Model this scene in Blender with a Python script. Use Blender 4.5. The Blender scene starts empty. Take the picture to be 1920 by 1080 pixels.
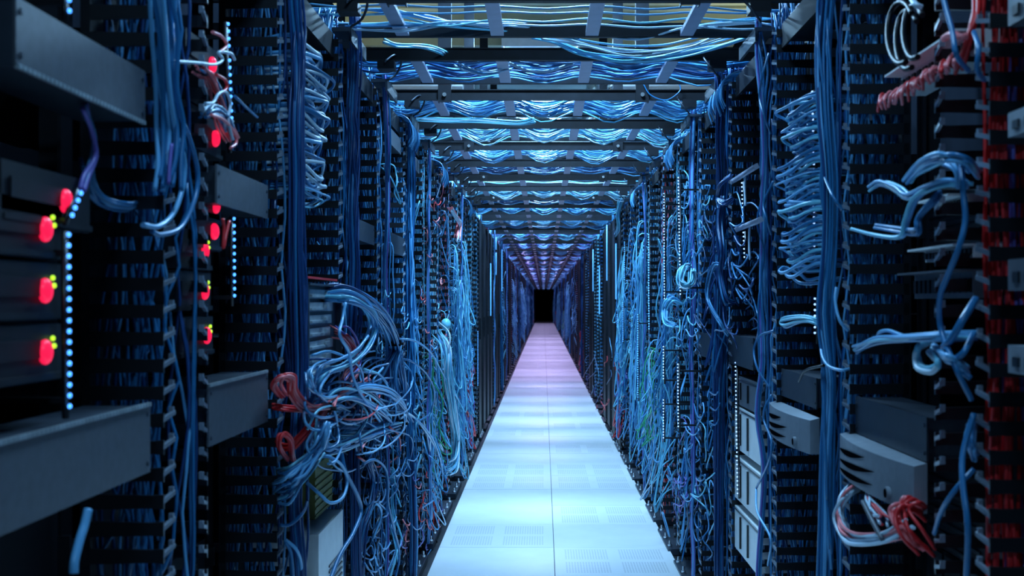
import bpy, math, random
import numpy as np
from mathutils import Vector
S = bpy.context.scene
COL = S.collection
PI = math.pi
rnd = random.Random(7)

# ------------------------------------------------------------------ camera
F = 2080.0                      # focal length in pixels of the 1920 px wide frame
VX, VY, H0 = 1019.0, 567.0, 1.30
cam_d = bpy.data.cameras.new('camera'); cam = bpy.data.objects.new('camera', cam_d); COL.objects.link(cam)
cam_d.sensor_width = 36.0; cam_d.lens = F / 1920 * 36
cam_d.shift_x = -(VX - 960) / 1920; cam_d.shift_y = (VY - 540) / 1920
cam.location = (0, 0, H0); cam.rotation_euler = (PI / 2, 0, 0)
cam_d.clip_start = .05; cam_d.clip_end = 300
cam_d.dof.use_dof = True; cam_d.dof.focus_distance = 5.2; cam_d.dof.aperture_fstop = 6.3
S.camera = cam
# ------------------------------------------------------------------ world, exposure
w = bpy.data.worlds.new('world'); S.world = w; w.use_nodes = True
w.node_tree.nodes['Background'].inputs[0].default_value = (.01, .035, .09, 1)
w.node_tree.nodes['Background'].inputs[1].default_value = .15
S.view_settings.view_transform = 'Standard'; S.view_settings.look = 'None'
S.view_settings.gamma = 1; S.view_settings.use_curve_mapping = False
S.view_settings.exposure = 0.0
CYAN = (.34, .66, 1.0); LAV = (.60, .50, 1.0)
CEIL = 3.25
def lamp_at(x, y, z, sx, sy, power, colr):
    d = bpy.data.lights.new('lamp_light', 'AREA'); d.shape = 'RECTANGLE'; d.size = sx; d.size_y = sy
    d.energy = power; d.color = colr
    o = bpy.data.objects.new('lamp_light', d); COL.objects.link(o); o.location = (x, y, z)
    return o
# (x, y, size x, size y, power, colour) of the ceiling lamps
LAMPS = [(0, -1.2, .5, .24, 34, CYAN), (0, 1.6, .5, .24, 22, CYAN), (0, 4.0, .5, .24, 88, CYAN), (0, 5.8, .5, .24, 100, CYAN),
         (-.02, 7.8, .5, .24, 105, CYAN), (0, 10.6, .5, .24, 125, CYAN), (0, 13.4, .5, .24, 105, CYAN)]
yy = 16.6
while yy < 70:
    LAMPS.append((0, yy, .5, .24, 92 if yy < 42 else 38, LAV if yy > 18 else (.42, .54, 1)))
    yy += 3.9
for (lx, ly, sx, sy, pw, cc) in LAMPS:
    lamp_at(lx, ly, CEIL - .17, sx, sy, pw, cc)

FILL_UP = [(-1.26, 6.9), (1.31, 6.9)]  # added fill lamps, unseen behind the rows, to brighten the ceiling beams
for (ux, uy) in FILL_UP:
    o = lamp_at(ux, uy, 2.42, .09, .9, 7, (.82, .95, .80)); o.rotation_euler = (PI, 0, 0)
# ------------------------------------------------------------------ materials
M = {}
def mat(name, col, rough=.5, metal=0, emit=None, es=0, noise=0, nscale=20, coat=0):
    m = bpy.data.materials.new(name); m.use_nodes = True
    nt = m.node_tree; b = nt.nodes['Principled BSDF']
    b.inputs['Base Color'].default_value = (*col, 1); b.inputs['Roughness'].default_value = rough
    b.inputs['Metallic'].default_value = metal
    if coat: b.inputs['Coat Weight'].default_value = coat
    if emit:
        b.inputs['Emission Color'].default_value = (*emit, 1); b.inputs['Emission Strength'].default_value = es
    if noise:
        tc = nt.nodes.new('ShaderNodeTexCoord'); n = nt.nodes.new('ShaderNodeTexNoise'); n.inputs['Scale'].default_value = nscale
        n.inputs['Detail'].default_value = 4
        r = nt.nodes.new('ShaderNodeValToRGB')
        r.color_ramp.elements[0].position = .3; r.color_ramp.elements[1].position = .7
        r.color_ramp.elements[0].color = (*[c * (1 - noise) for c in col], 1)
        r.color_ramp.elements[1].color = (*[min(1, c * (1 + noise)) for c in col], 1)
        nt.links.new(tc.outputs['Object'], n.inputs['Vector']); nt.links.new(n.outputs['Fac'], r.inputs['Fac'])
        nt.links.new(r.outputs['Color'], b.inputs['Base Color'])
    M[name] = m
    return m
mat('black_plastic', (.008, .01, .014), .33)
mat('finger_tip_glint', (.17, .21, .27), .25)  # grey on black plastic tips: grazing highlight put into the colour
mat('black_metal', (.006, .008, .013), .5, .1, noise=.3)
mat('unit_face', (.012, .015, .021), .5, .1)
mat('dark_steel', (.045, .06, .085), .4, .4, noise=.2, nscale=12)
mat('panel_grey', (.09, .105, .13), .45, .2, noise=.12, nscale=60)
mat('panel_dark', (.028, .036, .05), .4, .2, noise=.15, nscale=40)
mat('bezel_grey', (.20, .235, .28), .5, .1, noise=.08, nscale=50)
mat('strap_grey', (.32, .36, .48), .45, .2, noise=.08)
mat('metal', (.38, .44, .48), .35, .35, noise=.25)
mat('bolt_metal', (.7, .75, .8), .2, .9)
mat('white_plastic', (.72, .76, .78), .4, noise=.06)
mat('blue', (.022, .165, .38), .32)
mat('blue_dark', (.010, .055, .19), .35)
mat('blue_light', (.13, .41, .72), .32)
mat('cyan', (.19, .60, .80), .35)
mat('pale', (.5, .68, .82), .35)
mat('violet', (.16, .14, .5), .35)
mat('red', (.72, .03, .035), .4)
mat('red_deep', (.62, .012, .012), .5)
mat('pink', (.9, .22, .24), .35)
mat('green', (.04, .35, .15), .4)
mat('cord_black', (.004, .005, .008), .42).node_tree.nodes['Principled BSDF'].inputs['Specular IOR Level'].default_value = .2
mat('vent_black', (.002, .003, .005), .9).node_tree.nodes['Principled BSDF'].inputs['Specular IOR Level'].default_value = 0
mat('olive', (.20, .20, .05), .6, noise=.2)
mat('led_blue', (.1, .3, 1), .4, emit=(.06, .32, 1.0), es=2.6)
mat('led_white', (.4, .6, 1), .4, emit=(.30, .52, 1.0), es=2.2)
mat('led_bar', (.1, .3, 1), .4, emit=(.06, .33, .9), es=1.6)
mat('rocker_red', (.8, .02, .06), .3, emit=(1.0, .01, .07), es=1.1)
mat('led_green', (.4, .8, .05), .4, emit=(.5, .9, .02), es=1.4)
mat('lamp_glow', (.8, .9, 1), .5, emit=(.35, .7, 1.0), es=6)
mat('ceiling_paint', (.42, .42, .36), .8, noise=.12, nscale=3)
mat('beam_olive', (.40, .39, .26), .7, noise=.1, nscale=4)
mat('duct_white', (.72, .78, .84), .45, noise=.05, nscale=5)
mat('foil', (.7, .74, .78), .22, .9, noise=.35, nscale=30)
mat('wall_dark', (.012, .015, .022), .8, noise=.3, nscale=3)
mat('subfloor', (.02, .024, .03), .5, noise=.3)
mat('tile_white', (.80, .84, .86), .38, noise=.035, nscale=6)
for nm, sp in (('wall_dark', 0), ('subfloor', .2), ('unit_face', .15), ('black_metal', .3)):
    M[nm].node_tree.nodes['Principled BSDF'].inputs['Specular IOR Level'].default_value = sp
# perforated tile: rows of small dark holes in four fields
def perf_mat():
    m = mat('tile_perforated', (.8, .84, .86), .38); nt = m.node_tree; b = nt.nodes['Principled BSDF']
    N = nt.nodes.new; L = nt.links.new
    tc = N('ShaderNodeTexCoord'); sep = N('ShaderNodeSeparateXYZ'); L(tc.outputs['Object'], sep.inputs[0])
    def mth(op, a, bb=None, cc=None):
        n = N('ShaderNodeMath'); n.operation = op
        for i, v in enumerate((a, bb, cc)):
            if v is None: continue
            if isinstance(v, (int, float)): n.inputs[i].default_value = v
            else: L(v, n.inputs[i])
        return n.outputs[0]
    def dots(c):   # distance to the nearest hole centre on a 14 mm grid
        f = mth('FRACT', mth('MULTIPLY', c, 1 / .014)); return mth('SUBTRACT', f, .5)
    dx, dy = dots(sep.outputs[0]), dots(sep.outputs[1])
    d = mth('SQRT', mth('ADD', mth('MULTIPLY', dx, dx), mth('MULTIPLY', dy, dy)))
    hole = mth('LESS_THAN', d, .31)
    def field(c):  # two bands per axis
        a = mth('ABSOLUTE', c); return mth('MULTIPLY', mth('GREATER_THAN', a, .03), mth('LESS_THAN', a, .25))
    k = mth('MULTIPLY', mth('MULTIPLY', field(sep.outputs[0]), field(sep.outputs[1])), hole)
    mx = N('ShaderNodeMix'); mx.data_type = 'RGBA'; L(k, mx.inputs['Factor'])
    mx.inputs['A'].default_value = (.80, .84, .86, 1); mx.inputs['B'].default_value = (.5, .54, .57, 1)
    L(mx.outputs['Result'], b.inputs['Base Color'])
perf_mat()

# ------------------------------------------------------------------ mesh helpers
class MB:
    def __init__(s): s.v = []; s.f = []; s.mi = []; s.sm = []
    def box(s, x0, x1, y0, y1, z0, z1, m=0):
        b = len(s.v)
        s.v += [(x0,y0,z0),(x1,y0,z0),(x1,y1,z0),(x0,y1,z0),(x0,y0,z1),(x1,y0,z1),(x1,y1,z1),(x0,y1,z1)]
        for q in ((0,3,2,1),(4,5,6,7),(0,1,5,4),(1,2,6,5),(2,3,7,6),(3,0,4,7)):
            s.f.append(tuple(b + i for i in q)); s.mi.append(m); s.sm.append(False)
        return s
    def prism(s, pts, axis, a, b2, m=0):
        """pts: 2D outline, extruded along axis between a and b2"""
        b = len(s.v); n = len(pts)
        def mk(p, t):
            if axis == 'x': return (t, p[0], p[1])
            if axis == 'y': return (p[0], t, p[1])
            return (p[0], p[1], t)
        s.v += [mk(p, a) for p in pts] + [mk(p, b2) for p in pts]
        s.f.append(tuple(range(b + n - 1, b - 1, -1))); s.f.append(tuple(range(b + n, b + 2 * n)))
        for i in range(n):
            j = (i + 1) % n; s.f.append((b + i, b + j, b + n + j, b + n + i))
        s.mi += [m] * (n + 2); s.sm += [False] * (n + 2)
        return s
    def cyl(s, c, r, axis, h, n=10, m=0):
        pts = [(r * math.cos(2 * PI * i / n), r * math.sin(2 * PI * i / n)) for i in range(n)]
        if axis == 'x': return s.prism([(c[1] + p[0], c[2] + p[1]) for p in pts], 'x', c[0], c[0] + h, m)
        if axis == 'y': return s.prism([(c[0] + p[0], c[2] + p[1]) for p in pts], 'y', c[1], c[1] + h, m)
        return s.prism([(c[0] + p[0], c[1] + p[1]) for p in pts], 'z', c[2], c[2] + h, m)
    def ball(s, c, rx, ry, rz, nu=8, nv=5, m=0):
        b = len(s.v)
        s.v.append((c[0], c[1], c[2] + rz))
        for i in range(1, nv):
            a = PI * i / nv
            for j in range(nu):
                t = 2 * PI * j / nu
                s.v.append((c[0] + rx * math.sin(a) * math.cos(t), c[1] + ry * math.sin(a) * math.sin(t), c[2] + rz * math.cos(a)))
        s.v.append((c[0], c[1], c[2] - rz)); e = len(s.v) - 1
        k0 = len(s.f)
        for j in range(nu):
            s.f.append((b, b + 1 + j, b + 1 + (j + 1) % nu))
            for i in range(nv - 2):
                p = b + 1 + i * nu
                s.f.append((p + j, p + nu + j, p + nu + (j + 1) % nu, p + (j + 1) % nu))
            s.f.append((e, e - nu + (j + 1) % nu, e - nu + j))
        s.mi += [m] * (len(s.f) - k0); s.sm += [True] * (len(s.f) - k0)
        return s
    def tube(s, pts, r, sides=5, m=0, closed=False):
        P = np.asarray(pts, float); n = len(P)
        T = np.gradient(P, axis=0); T /= np.linalg.norm(T, axis=1)[:, None] + 1e-12
        ref = np.array([.3, .2, .93]) if abs(T[0][2]) < .8 else np.array([.9, .3, .2])
        u = np.cross(T[0], ref); u /= np.linalg.norm(u)
        b = len(s.v)
        cs = [(math.cos(2 * PI * i / sides), math.sin(2 * PI * i / sides)) for i in range(sides)]
        for i in range(n):
            t = T[i]; u = u - t * u.dot(t); u /= np.linalg.norm(u) + 1e-12
            q = np.cross(t, u)
            for c, d in cs:
                s.v.append(tuple(P[i] + r * (c * u + d * q)))
        for i in range(n - 1):
            for j in range(sides):
                k = (j + 1) % sides; a = b + i * sides
                s.f.append((a + j, a + k, a + sides + k, a + sides + j))
        s.f.append(tuple(b + j for j in range(sides - 1, -1, -1))); s.f.append(tuple(b + (n - 1) * sides + j for j in range(sides)))
        nf = (n - 1) * sides
        s.mi += [m] * (nf + 2); s.sm += [True] * nf + [False, False]
        return s
    def mesh(s, name, mats):
        me = bpy.data.meshes.new(name); me.from_pydata(s.v, [], s.f)
        for mm in mats: me.materials.append(M[mm])
        me.polygons.foreach_set('material_index', s.mi); me.polygons.foreach_set('use_smooth', s.sm)
        me.update()
        return me
def spline(pts, sub=6):
    """Catmull-Rom through the points"""
    P = np.asarray(pts, float); P = np.vstack([2 * P[0] - P[1], P, 2 * P[-1] - P[-2]])
    out = []
    for i in range(1, len(P) - 2):
        p0, p1, p2, p3 = P[i - 1], P[i], P[i + 1], P[i + 2]
        for k in range(sub):
            t = k / sub
            out.append(.5 * (2 * p1 + (p2 - p0) * t + (2 * p0 - 5 * p1 + 4 * p2 - p3) * t * t + (3 * p1 - p0 - 3 * p2 + p3) * t ** 3))
    out.append(P[-2])
    return np.array(out)

def obj(name, me, parent=None, loc=(0, 0, 0), rz=0, kind=None):
    o = bpy.data.objects.new(name, me); COL.objects.link(o)
    o.location = loc; o.rotation_euler = (0, 0, rz)
    if parent is not None: o.parent = parent
    if kind: o['kind'] = kind
    return o
def tag(o, label, cat, group=None, kind=None):
    o['label'] = label; o['category'] = cat
    if group: o['group'] = group
    if kind: o['kind'] = kind
    return o
def thing(name, label, cat, loc=(0, 0, 0), rz=0, group=None):
    return tag(obj(name, None, None, loc, rz), label, cat, group)
def struct(name, me, loc=(0, 0, 0)):
    o = obj(name, me, None, loc); o['kind'] = 'structure'; return o
ORD = ['first', 'second', 'third', 'fourth', 'fifth', 'sixth', 'seventh', 'eighth', 'ninth', 'tenth', 'eleventh', 'twelfth']

# ------------------------------------------------------------------ layout
XL, XR, P_ = .62, .68, .772
DEP, HW = .132, .12                 # duct depth into the row, half width along the aisle
YL0, YR0 = 1.93, 1.81               # centres of the first ducts
BAY = .386; BHW = .262
NK = 100; NEAR = 4; MID = 12
RACKH = 2.11; TZ = 2.161            # rack height, underside of the trays
def place(side): return (-XL, 0) if side < 0 else (XR, PI)
def dy(side, k): return (YL0 if side < 0 else YR0) + P_ * k
ROW = {-1: 'left', 1: 'right'}
U = .04445
def WP(px, py, b=0.0, dyy=0.0):
    """point over the front of a row: b metres out into the aisle from its front plane"""
    X = -(XL - b) if px < VX else (XR - b)
    Y = F * X / (px - VX)
    return np.array([X, Y + dyy, H0 - (py - VY) * Y / F])
def AT(px, py, Y): return np.array([(px - VX) * Y / F, Y, H0 - (py - VY) * Y / F])

# ------------------------------------------------------------------ the room
TX0, TW = -.555, .61
m = MB().box(-2.6, 2.6, -4, 84, -.06, -.024)
floor = struct('floor', m.mesh('floor', ['subfloor']))
tile_me = MB().box(-TW / 2 + .0018, TW / 2 - .0018, -TW / 2 + .0018, TW / 2 - .0018, -.024, 0).mesh('floor_tile', ['tile_white'])
perf_me = MB().box(-TW / 2 + .0018, TW / 2 - .0018, -TW / 2 + .0018, TW / 2 - .0018, -.024, 0).mesh('floor_tile_perforated', ['tile_perforated'])
Y_T = 5.28 - TW * 14
PERF = {(0, 15), (1, 14), (1, 16), (0, 18), (1, 18), (0, 19), (1, 19), (1, 21), (0, 23), (1, 24), (0, 26), (1, 26)}
for r in range(36):
    for c in range(2):
        me = perf_me if (c, r) in PERF else tile_me
        obj('floor_tile', me, floor, (TX0 + TW * (c + .5), Y_T + TW * (r + .5), rnd.uniform(-.0008, .0006)))
m = MB(); r = 36
while Y_T + TW * r < 83:
    for c in range(2):
        x = TX0 + TW * c; y = Y_T + TW * r
        m.box(x + .002, x + TW - .002, y + .002, y + TW - .002, -.024, 0)
    r += 1
obj('floor_tile', m.mesh('far_floor_tiles', ['tile_white']), floor, kind='stuff')
struct('wall_left', MB().box(-1.42, -1.32, -4, 84, -.06, 3.4).mesh('wall_left', ['wall_dark']))
struct('wall_right', MB().box(1.38, 1.48, -4, 84, -.06, 3.4).mesh('wall_right', ['wall_dark']))
struct('wall_back', MB().box(-2.6, 2.6, 83, 83.1, -.06, 3.4).mesh('wall_back', ['wall_dark']))
struct('wall_front', MB().box(-2.6, 2.6, -4.1, -4, -.06, 3.4).mesh('wall_front', ['wall_dark']))
ceil = struct('ceiling', MB().box(-2.6, 2.6, -4, 84, CEIL, CEIL + .1).mesh('ceiling', ['ceiling_paint']))
bm_ = MB()
bm_.box(-1.31, 1.37, -.3, .3, -.02, 0).box(-1.31, 1.37, -.26, -.2, -.09, -.02).box(-1.31, 1.37, -.06, .02, -.07, -.02).box(-1.31, 1.37, .18, .24, -.1, -.02)
beam_me = bm_.mesh('ceiling_beam', ['beam_olive'])
for y in (6.5, 7.15, 7.8):
    obj('ceiling_beam', beam_me, ceil, (0, y, CEIL))
# ------------------------------------------------------------------ ceiling lamps, added fill uplights, air ducts, pipes
hs = MB(); hs.box(-.27, .27, -.14, .14, .012, .06)
hs.box(-.27, -.255, -.14, .14, -.01, .012); hs.box(.255, .27, -.14, .14, -.01, .012)
hs.box(-.255, .255, -.14, -.125, -.01, .012); hs.box(-.255, .255, .125, .14, -.01, .012)
house_me = hs.mesh('lamp_housing', ['white_plastic'])
rod_me = MB().cyl((0, 0, .06), .006, 'z', .11, 6).mesh('hanging_rod', ['metal'])
for i, (lx, ly, sx, sy, pw, cc) in enumerate(LAMPS):
    o = thing('ceiling_light', 'flat ceiling light hanging over the aisle above the trays', 'light', (lx, ly, CEIL - .17), 0, 'ceiling lights along the aisle')
    obj('housing', house_me, o)
    for xx in (-.2, .2): obj('hanging_rod', rod_me, o, (xx, 0, 0))
for i, (ux, uy) in enumerate(FILL_UP):  # housings and stands made up for the added fill lamps
    o = thing('fill_uplight', 'added unseen fill lamp facing the ceiling behind the %s row' % ['left', 'right'][i], 'light', (ux, uy, 2.30))
    obj('housing', MB().box(-.055, .055, -.47, .47, 0, .1).box(-.055, -.05, -.47, .47, .1, .13).box(.05, .055, -.47, .47, .1, .13).mesh('fill_uplight_housing', ['black_metal']), o)
    obj('stand', MB().cyl((0, 0, -2.3 - .024), .02, 'z', 2.324, 8).box(-.05, .05, -.15, .15, -2.324, -2.31).mesh('fill_uplight_stand', ['black_metal']), o)
def duct_piece(name, x0, x1, y0, y1, z0, z1, label, cat='duct', mt='duct_white'):
    m = MB().box(x0, x1, y0, y1, z0, z1, 0)
    o = thing(name, label, cat, ((x0 + x1) / 2, (y0 + y1) / 2, z0))
    me = MB().box(-(x1 - x0) / 2, (x1 - x0) / 2, -(y1 - y0) / 2, (y1 - y0) / 2, 0, z1 - z0).mesh(name, [mt])
    obj('duct_body', me, o)
    fl = MB(); a, b = (x1 - x0) / 2 + .015, (y1 - y0) / 2 + .015
    fl.box(-a, a, -b, -b + .02, -.012, z1 - z0); fl.box(-a, a, b - .02, b, -.012, z1 - z0)
    obj('duct_flange', fl.mesh('duct_flange', [mt]), o)
    return o
duct_piece('air_duct', -1.3, -.62, 8.3, 10.3, 2.88, 3.2, 'pale air duct under the ceiling left of the middle, seen between the trays')
duct_piece('air_duct', .52, 1.3, 8.3, 10.9, 2.88, 3.2, 'pale air duct under the ceiling right of the middle, seen between the trays')
duct_piece('air_duct', -.6, 1.25, 11.4, 12.7, 2.8, 3.2, 'wide pale air duct crossing over the trays farther back')
for i, (y, z, rr, t) in enumerate(((8.2, 2.93, .016, 'thin pale pipe crossing under the ceiling, nearest of the two'), (8.7, 2.86, .028, 'thicker pale pipe crossing under the ceiling behind the thin one'))):
    o = obj('pipe', MB().tube([(-1.31, y, z), (0, y, z), (1.37, y, z)], rr, 8).mesh('pipe', ['duct_white'])); tag(o, t, 'pipe')
fo = spline([(-.75 + i * .12, 9.0 + .03 * math.sin(i * 2), 2.72 + .012 * math.cos(i * 3)) for i in range(10)] + [(.4, 8.95, 2.8), (.42, 8.95, 3.0), (.42, 8.95, CEIL - .01)], 3)
tag(obj('flexible_duct', MB().tube(fo, .075, 10).mesh('flexible_duct', ['foil'])), 'crinkled silver flexible duct seen above the second tray', 'duct')
fo = spline([(.56, 8.28, CEIL - .01), (.55, 8.3, 3.0), (.5, 8.35, 2.85), (.47, 8.4, 2.7)], 5)
tag(obj('flexible_duct', MB().tube(fo, .045, 10).mesh('flexible_drop', ['foil'])), 'short silver duct dropping steeply right of the middle above the trays', 'duct')

# ------------------------------------------------------------------ trays across the aisle
TW2 = .207
def tray_meshes():
    rail = MB().box(-1.15, 1.15, -.006, .006, 0, .045); rail.box(-1.15, 1.15, -.006, .014, 0, .004); rail.box(-1.15, 1.15, -.006, .014, .041, .045)
    strap = MB().box(-.021, .021, -TW2, TW2, .002, .008); strap.box(-.021, -.018, -TW2, TW2, .008, .016); strap.box(.018, .021, -TW2, TW2, .008, .016)
    hang = MB().box(-.028, .028, -.004, .004, -.01, 1.1); hang.box(-.028, -.024, 0, .03, -.01, 1.1); hang.box(.024, .028, 0, .03, -.01, 1.1)
    bolt = MB().cyl((0, 0, 0), .009, 'y', -.012, 8)
    return (rail.mesh('rail', ['black_metal']), strap.mesh('strap', ['strap_grey']), hang.mesh('hanger', ['black_metal']), bolt.mesh('bolt', ['bolt_metal']))
rail_me, strap_me, hang_me, bolt_me = tray_meshes()
SX = [-.761, -.455, -.149, .157, .463, .769]
far_tray = MB()
for sgn in (-1, 1): far_tray.box(-1.15, 1.15, sgn * TW2 - .007, sgn * TW2 + .007, 0, .045, 0)
for x in SX: far_tray.box(x - .021, x + .021, -TW2, TW2, .002, .008, 1)
far_tray_me = far_tray.mesh('cable_tray', ['black_metal', 'strap_grey'])
def tray_cables(seed, n, cols, spread=.17, sag=.035, pile=.035, r=.0034, steps=36):
    R = random.Random(seed); m = MB()
    for i in range(n):
        y = R.uniform(-spread, spread); y2 = y + R.uniform(-.07, .07); z = R.uniform(0, pile); z2 = R.uniform(0, pile)
        ph = R.uniform(0, 6); sg = sag * R.uniform(.5, 1.15); c = R.randrange(len(cols))
        cell = [R.uniform(.25, 1.25) for _ in range(12)]; y2 = max(-spread - .01, min(spread + .01, y2)); a = R.uniform(-1.05, -.8) ; b = R.uniform(.8, 1.05)
        pts = []
        for j in range(steps + 1):
            t = j / steps; x = a + (b - a) * t
            u = (x - SX[0]) / .306
            dip = sg * cell[int(math.floor(u)) + 3] * math.sin(PI * (u % 1)) ** 2 if -.2 < u < 5.2 else 0
            pts.append((x, y + (y2 - y) * t + .012 * math.sin(x * 5 + ph), .014 + z + (z2 - z) * t - dip))
        m.tube(pts, r, 4, c)
    return m.mesh('tray_cables', cols)
BL = ['blue_light', 'blue', 'cyan', 'blue']
tc_few = tray_cables(1, 4, ['pale', 'cyan', 'blue_light'], .15, .012, .02)
tc = [tray_cables(10 + i, 42, c, sag=s_) for i, (c, s_) in enumerate(((['blue', 'blue_light', 'blue_dark'], .03), (['blue', 'cyan', 'blue_light'], .045), (['cyan', 'blue_light', 'pale'], .055), (['cyan', 'pale', 'blue_light', 'blue'], .05)))]
tc_far = [tray_cables(30 + i, 16, ['cyan', 'blue_light', 'violet'], sag=.06, r=.005, steps=30) for i in range(3)]
for k in range(100):
    y = 3.186 + TW2 + .772 * k
    if y > 78: break
    if k < 9:
        o = thing('cable_tray', '%s ladder tray from the camera, black rails with grey straps, across the aisle' % ORD[k], 'cable tray', (0, y, TZ), 0, 'cable trays across the aisle')
        for sg in (-1, 1): obj('rail', rail_me, o, (0, sg * TW2, 0), 0 if sg > 0 else PI)
        for x in SX: obj('strap', strap_me, o, (x, 0, 0))
        if k % 2 == 0:
            for x in (-.42, .42):
                h = obj('hanger', hang_me, o, (x, -TW2 - .016, 0)); obj('bolt', bolt_me, h, (0, -.004, .02)); obj('bolt', bolt_me, h, (0, -.004, .28)); obj('bolt', bolt_me, h, (0, -.004, .32))
    else:
        o = obj('cable_tray', far_tray_me, None, (0, y, TZ)); tag(o, 'ladder tray crossing the aisle far beyond the nine nearest trays', 'cable tray', 'far cable trays across the aisle')
    me = {0: tc_few, 1: tc[0], 2: tc[1], 3: tc[2], 4: tc[3], 5: tc[0], 7: tc[2]}.get(k)
    if k == 6: me = tc_few
    if me is None and k > 7 and k % 3 != 1: me = tc_far[k % 3] if k > 12 else tc[k % 4]
    if me:
        o = obj('cable_bundle', me, None, (0, y, TZ))
        lab = 'blue cables lying sagging across the %s ladder tray from the camera' % ORD[k] if k < 9 else 'blue cables sagging in a tray far beyond the nine nearest trays'
        tag(o, lab, 'cables', 'cables in the overhead trays' if k < 9 else 'cables in the far trays', 'stuff')

# ------------------------------------------------------------------ finger ducts (vertical cable managers)
NF = 46
def finger(sg):
    """local: x toward the aisle; sg: which side of the duct"""
    m = MB(); y = sg * HW; yi = y - sg * .006
    ya, yb = min(y, yi), max(y, yi)
    m.prism([(-DEP, -.013), (-.02, -.0105), (0, -.012), (0, .012), (-.02, .0105), (-DEP, .013)], 'y', ya, yb, 0)
    # T head that turns over the opening, its far corner kicked up
    b = len(m.v); y1 = y - sg * .042
    m.v += [(.0, y, -.004), (.0, y, .003), (.006, y1, .006), (.006, y1, .013), (-.006, y, -.004), (-.006, y, .003), (0, y1, .006), (0, y1, .013)]
    for q in ((0, 2, 3, 1), (4, 5, 7, 6), (1, 3, 7, 5), (0, 4, 6, 2), (2, 6, 7, 3)): m.f.append(tuple(b + i for i in q)); m.mi.append(1); m.sm.append(False)
    m.box(-.004, .004, min(y1, y1 + sg * .006), max(y1, y1 + sg * .006), .006, .019, 1)
    return m
f_me = {sg: finger(sg).mesh('finger', ['black_plastic', 'finger_tip_glint']) for sg in (-1, 1)}
spine = MB().box(-DEP - .004, -DEP, -HW, HW, .03, RACKH)
spine.box(-DEP, -DEP + .012, -HW, -HW + .012, .03, RACKH).box(-DEP, -DEP + .012, HW - .012, HW, .03, RACKH)
spine_me = spine.mesh('back_channel', ['black_metal'])
allf = MB()
for r_ in range(NF):
    z = .085 + U * r_
    for sg in (-1, 1):
        f = finger(sg); b = len(allf.v); allf.v += [(x, y, zz + z) for x, y, zz in f.v]; allf.f += [tuple(i + b for i in q) for q in f.f]; allf.mi += f.mi; allf.sm += f.sm
allf_me = allf.mesh('fingers', ['black_plastic', 'finger_tip_glint'])
far_d = MB()
for r_ in range(NF):
    z = .085 + U * r_
    for sg in (-1, 1): far_d.box(-DEP, 0, sg * HW - .003, sg * HW + .003, z - .0125, z + .0125)
far_d.box(-DEP - .004, -DEP, -HW, HW, .03, RACKH)
far_duct_me = far_d.mesh('finger_duct', ['black_plastic'])
for side in (-1, 1):
    X, rz = place(side)
    for k in range(NK):
        y = dy(side, k)
        if k < MID:
            o = thing('finger_duct', '%s black slotted finger duct from the camera in the %s row' % (ORD[k], ROW[side]), 'cable duct', (X, y, 0), rz, 'finger ducts of the %s row' % ROW[side])
            obj('back_channel', spine_me, o)
            if k < NEAR:
                for r_ in range(NF):
                    for sg in (-1, 1): obj('finger', f_me[sg], o, (0, 0, .085 + U * r_))
            else: obj('finger', allf_me, o, kind='stuff')
        else:
            tag(obj('finger_duct', far_duct_me, None, (X, y, 0), rz), 'narrow black finger duct far down the %s row' % ROW[side], 'cable duct', 'far finger ducts of the %s row' % ROW[side])

# ------------------------------------------------------------------ cables inside the ducts
def strands(seed, n, cols, r=.003, steps=14, diag=.03, z0=.04, z1=2.2, yr=None):
    R = random.Random(seed); m = MB()
    for i in range(n):
        x = R.uniform(-DEP + .012, -.012); y = R.uniform(-HW + .014, HW - .014); pts = []
        if R.random() < .55: y = R.choice((-1, 1)) * R.uniform(.06, HW - .012)
        if yr: y = R.uniform(*yr)
        a, b = z0, z1
        if R.random() < .4: a = R.uniform(z0, .9)
        if R.random() < .3: b = R.uniform(1.4, z1)
        for j in range(steps + 1):
            t = j / steps
            x += R.uniform(-diag, diag); y += R.uniform(-.016, .016)
            x = max(-DEP + .01, min(-.012, x)); y = max(yr[0] if yr else -HW + .012, min(HW - .012, y))
            pts.append((x, y, a + (b - a) * t))
        m.tube(spline(pts, 2), r, 4, R.randrange(len(cols)))
    return m.mesh('duct_cables', cols)
st_blue = [strands(50 + i, 34, ['blue', 'blue', 'blue_light', 'blue_dark']) for i in range(4)]
st_lighter = [strands(55 + i, 46, ['blue_light', 'blue', 'blue_light', 'blue', 'blue_dark']) for i in range(3)]  # denser strands, more of them light blue
st_dark = [strands(60 + i, 20, ['blue_dark', 'blue', 'blue_dark']) for i in range(2)]
st_cyan = [strands(70 + i, 34, ['cyan', 'blue_light', 'cyan', 'blue', 'pale']) for i in range(3)]
st_red = [strands(80, 46, ['red_deep', 'red', 'red_deep', 'red', 'violet', 'pink'], .0036, diag=.010, yr=(.06, .107)), strands(81, 30, ['red', 'blue', 'pink', 'blue_light'])]
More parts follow.
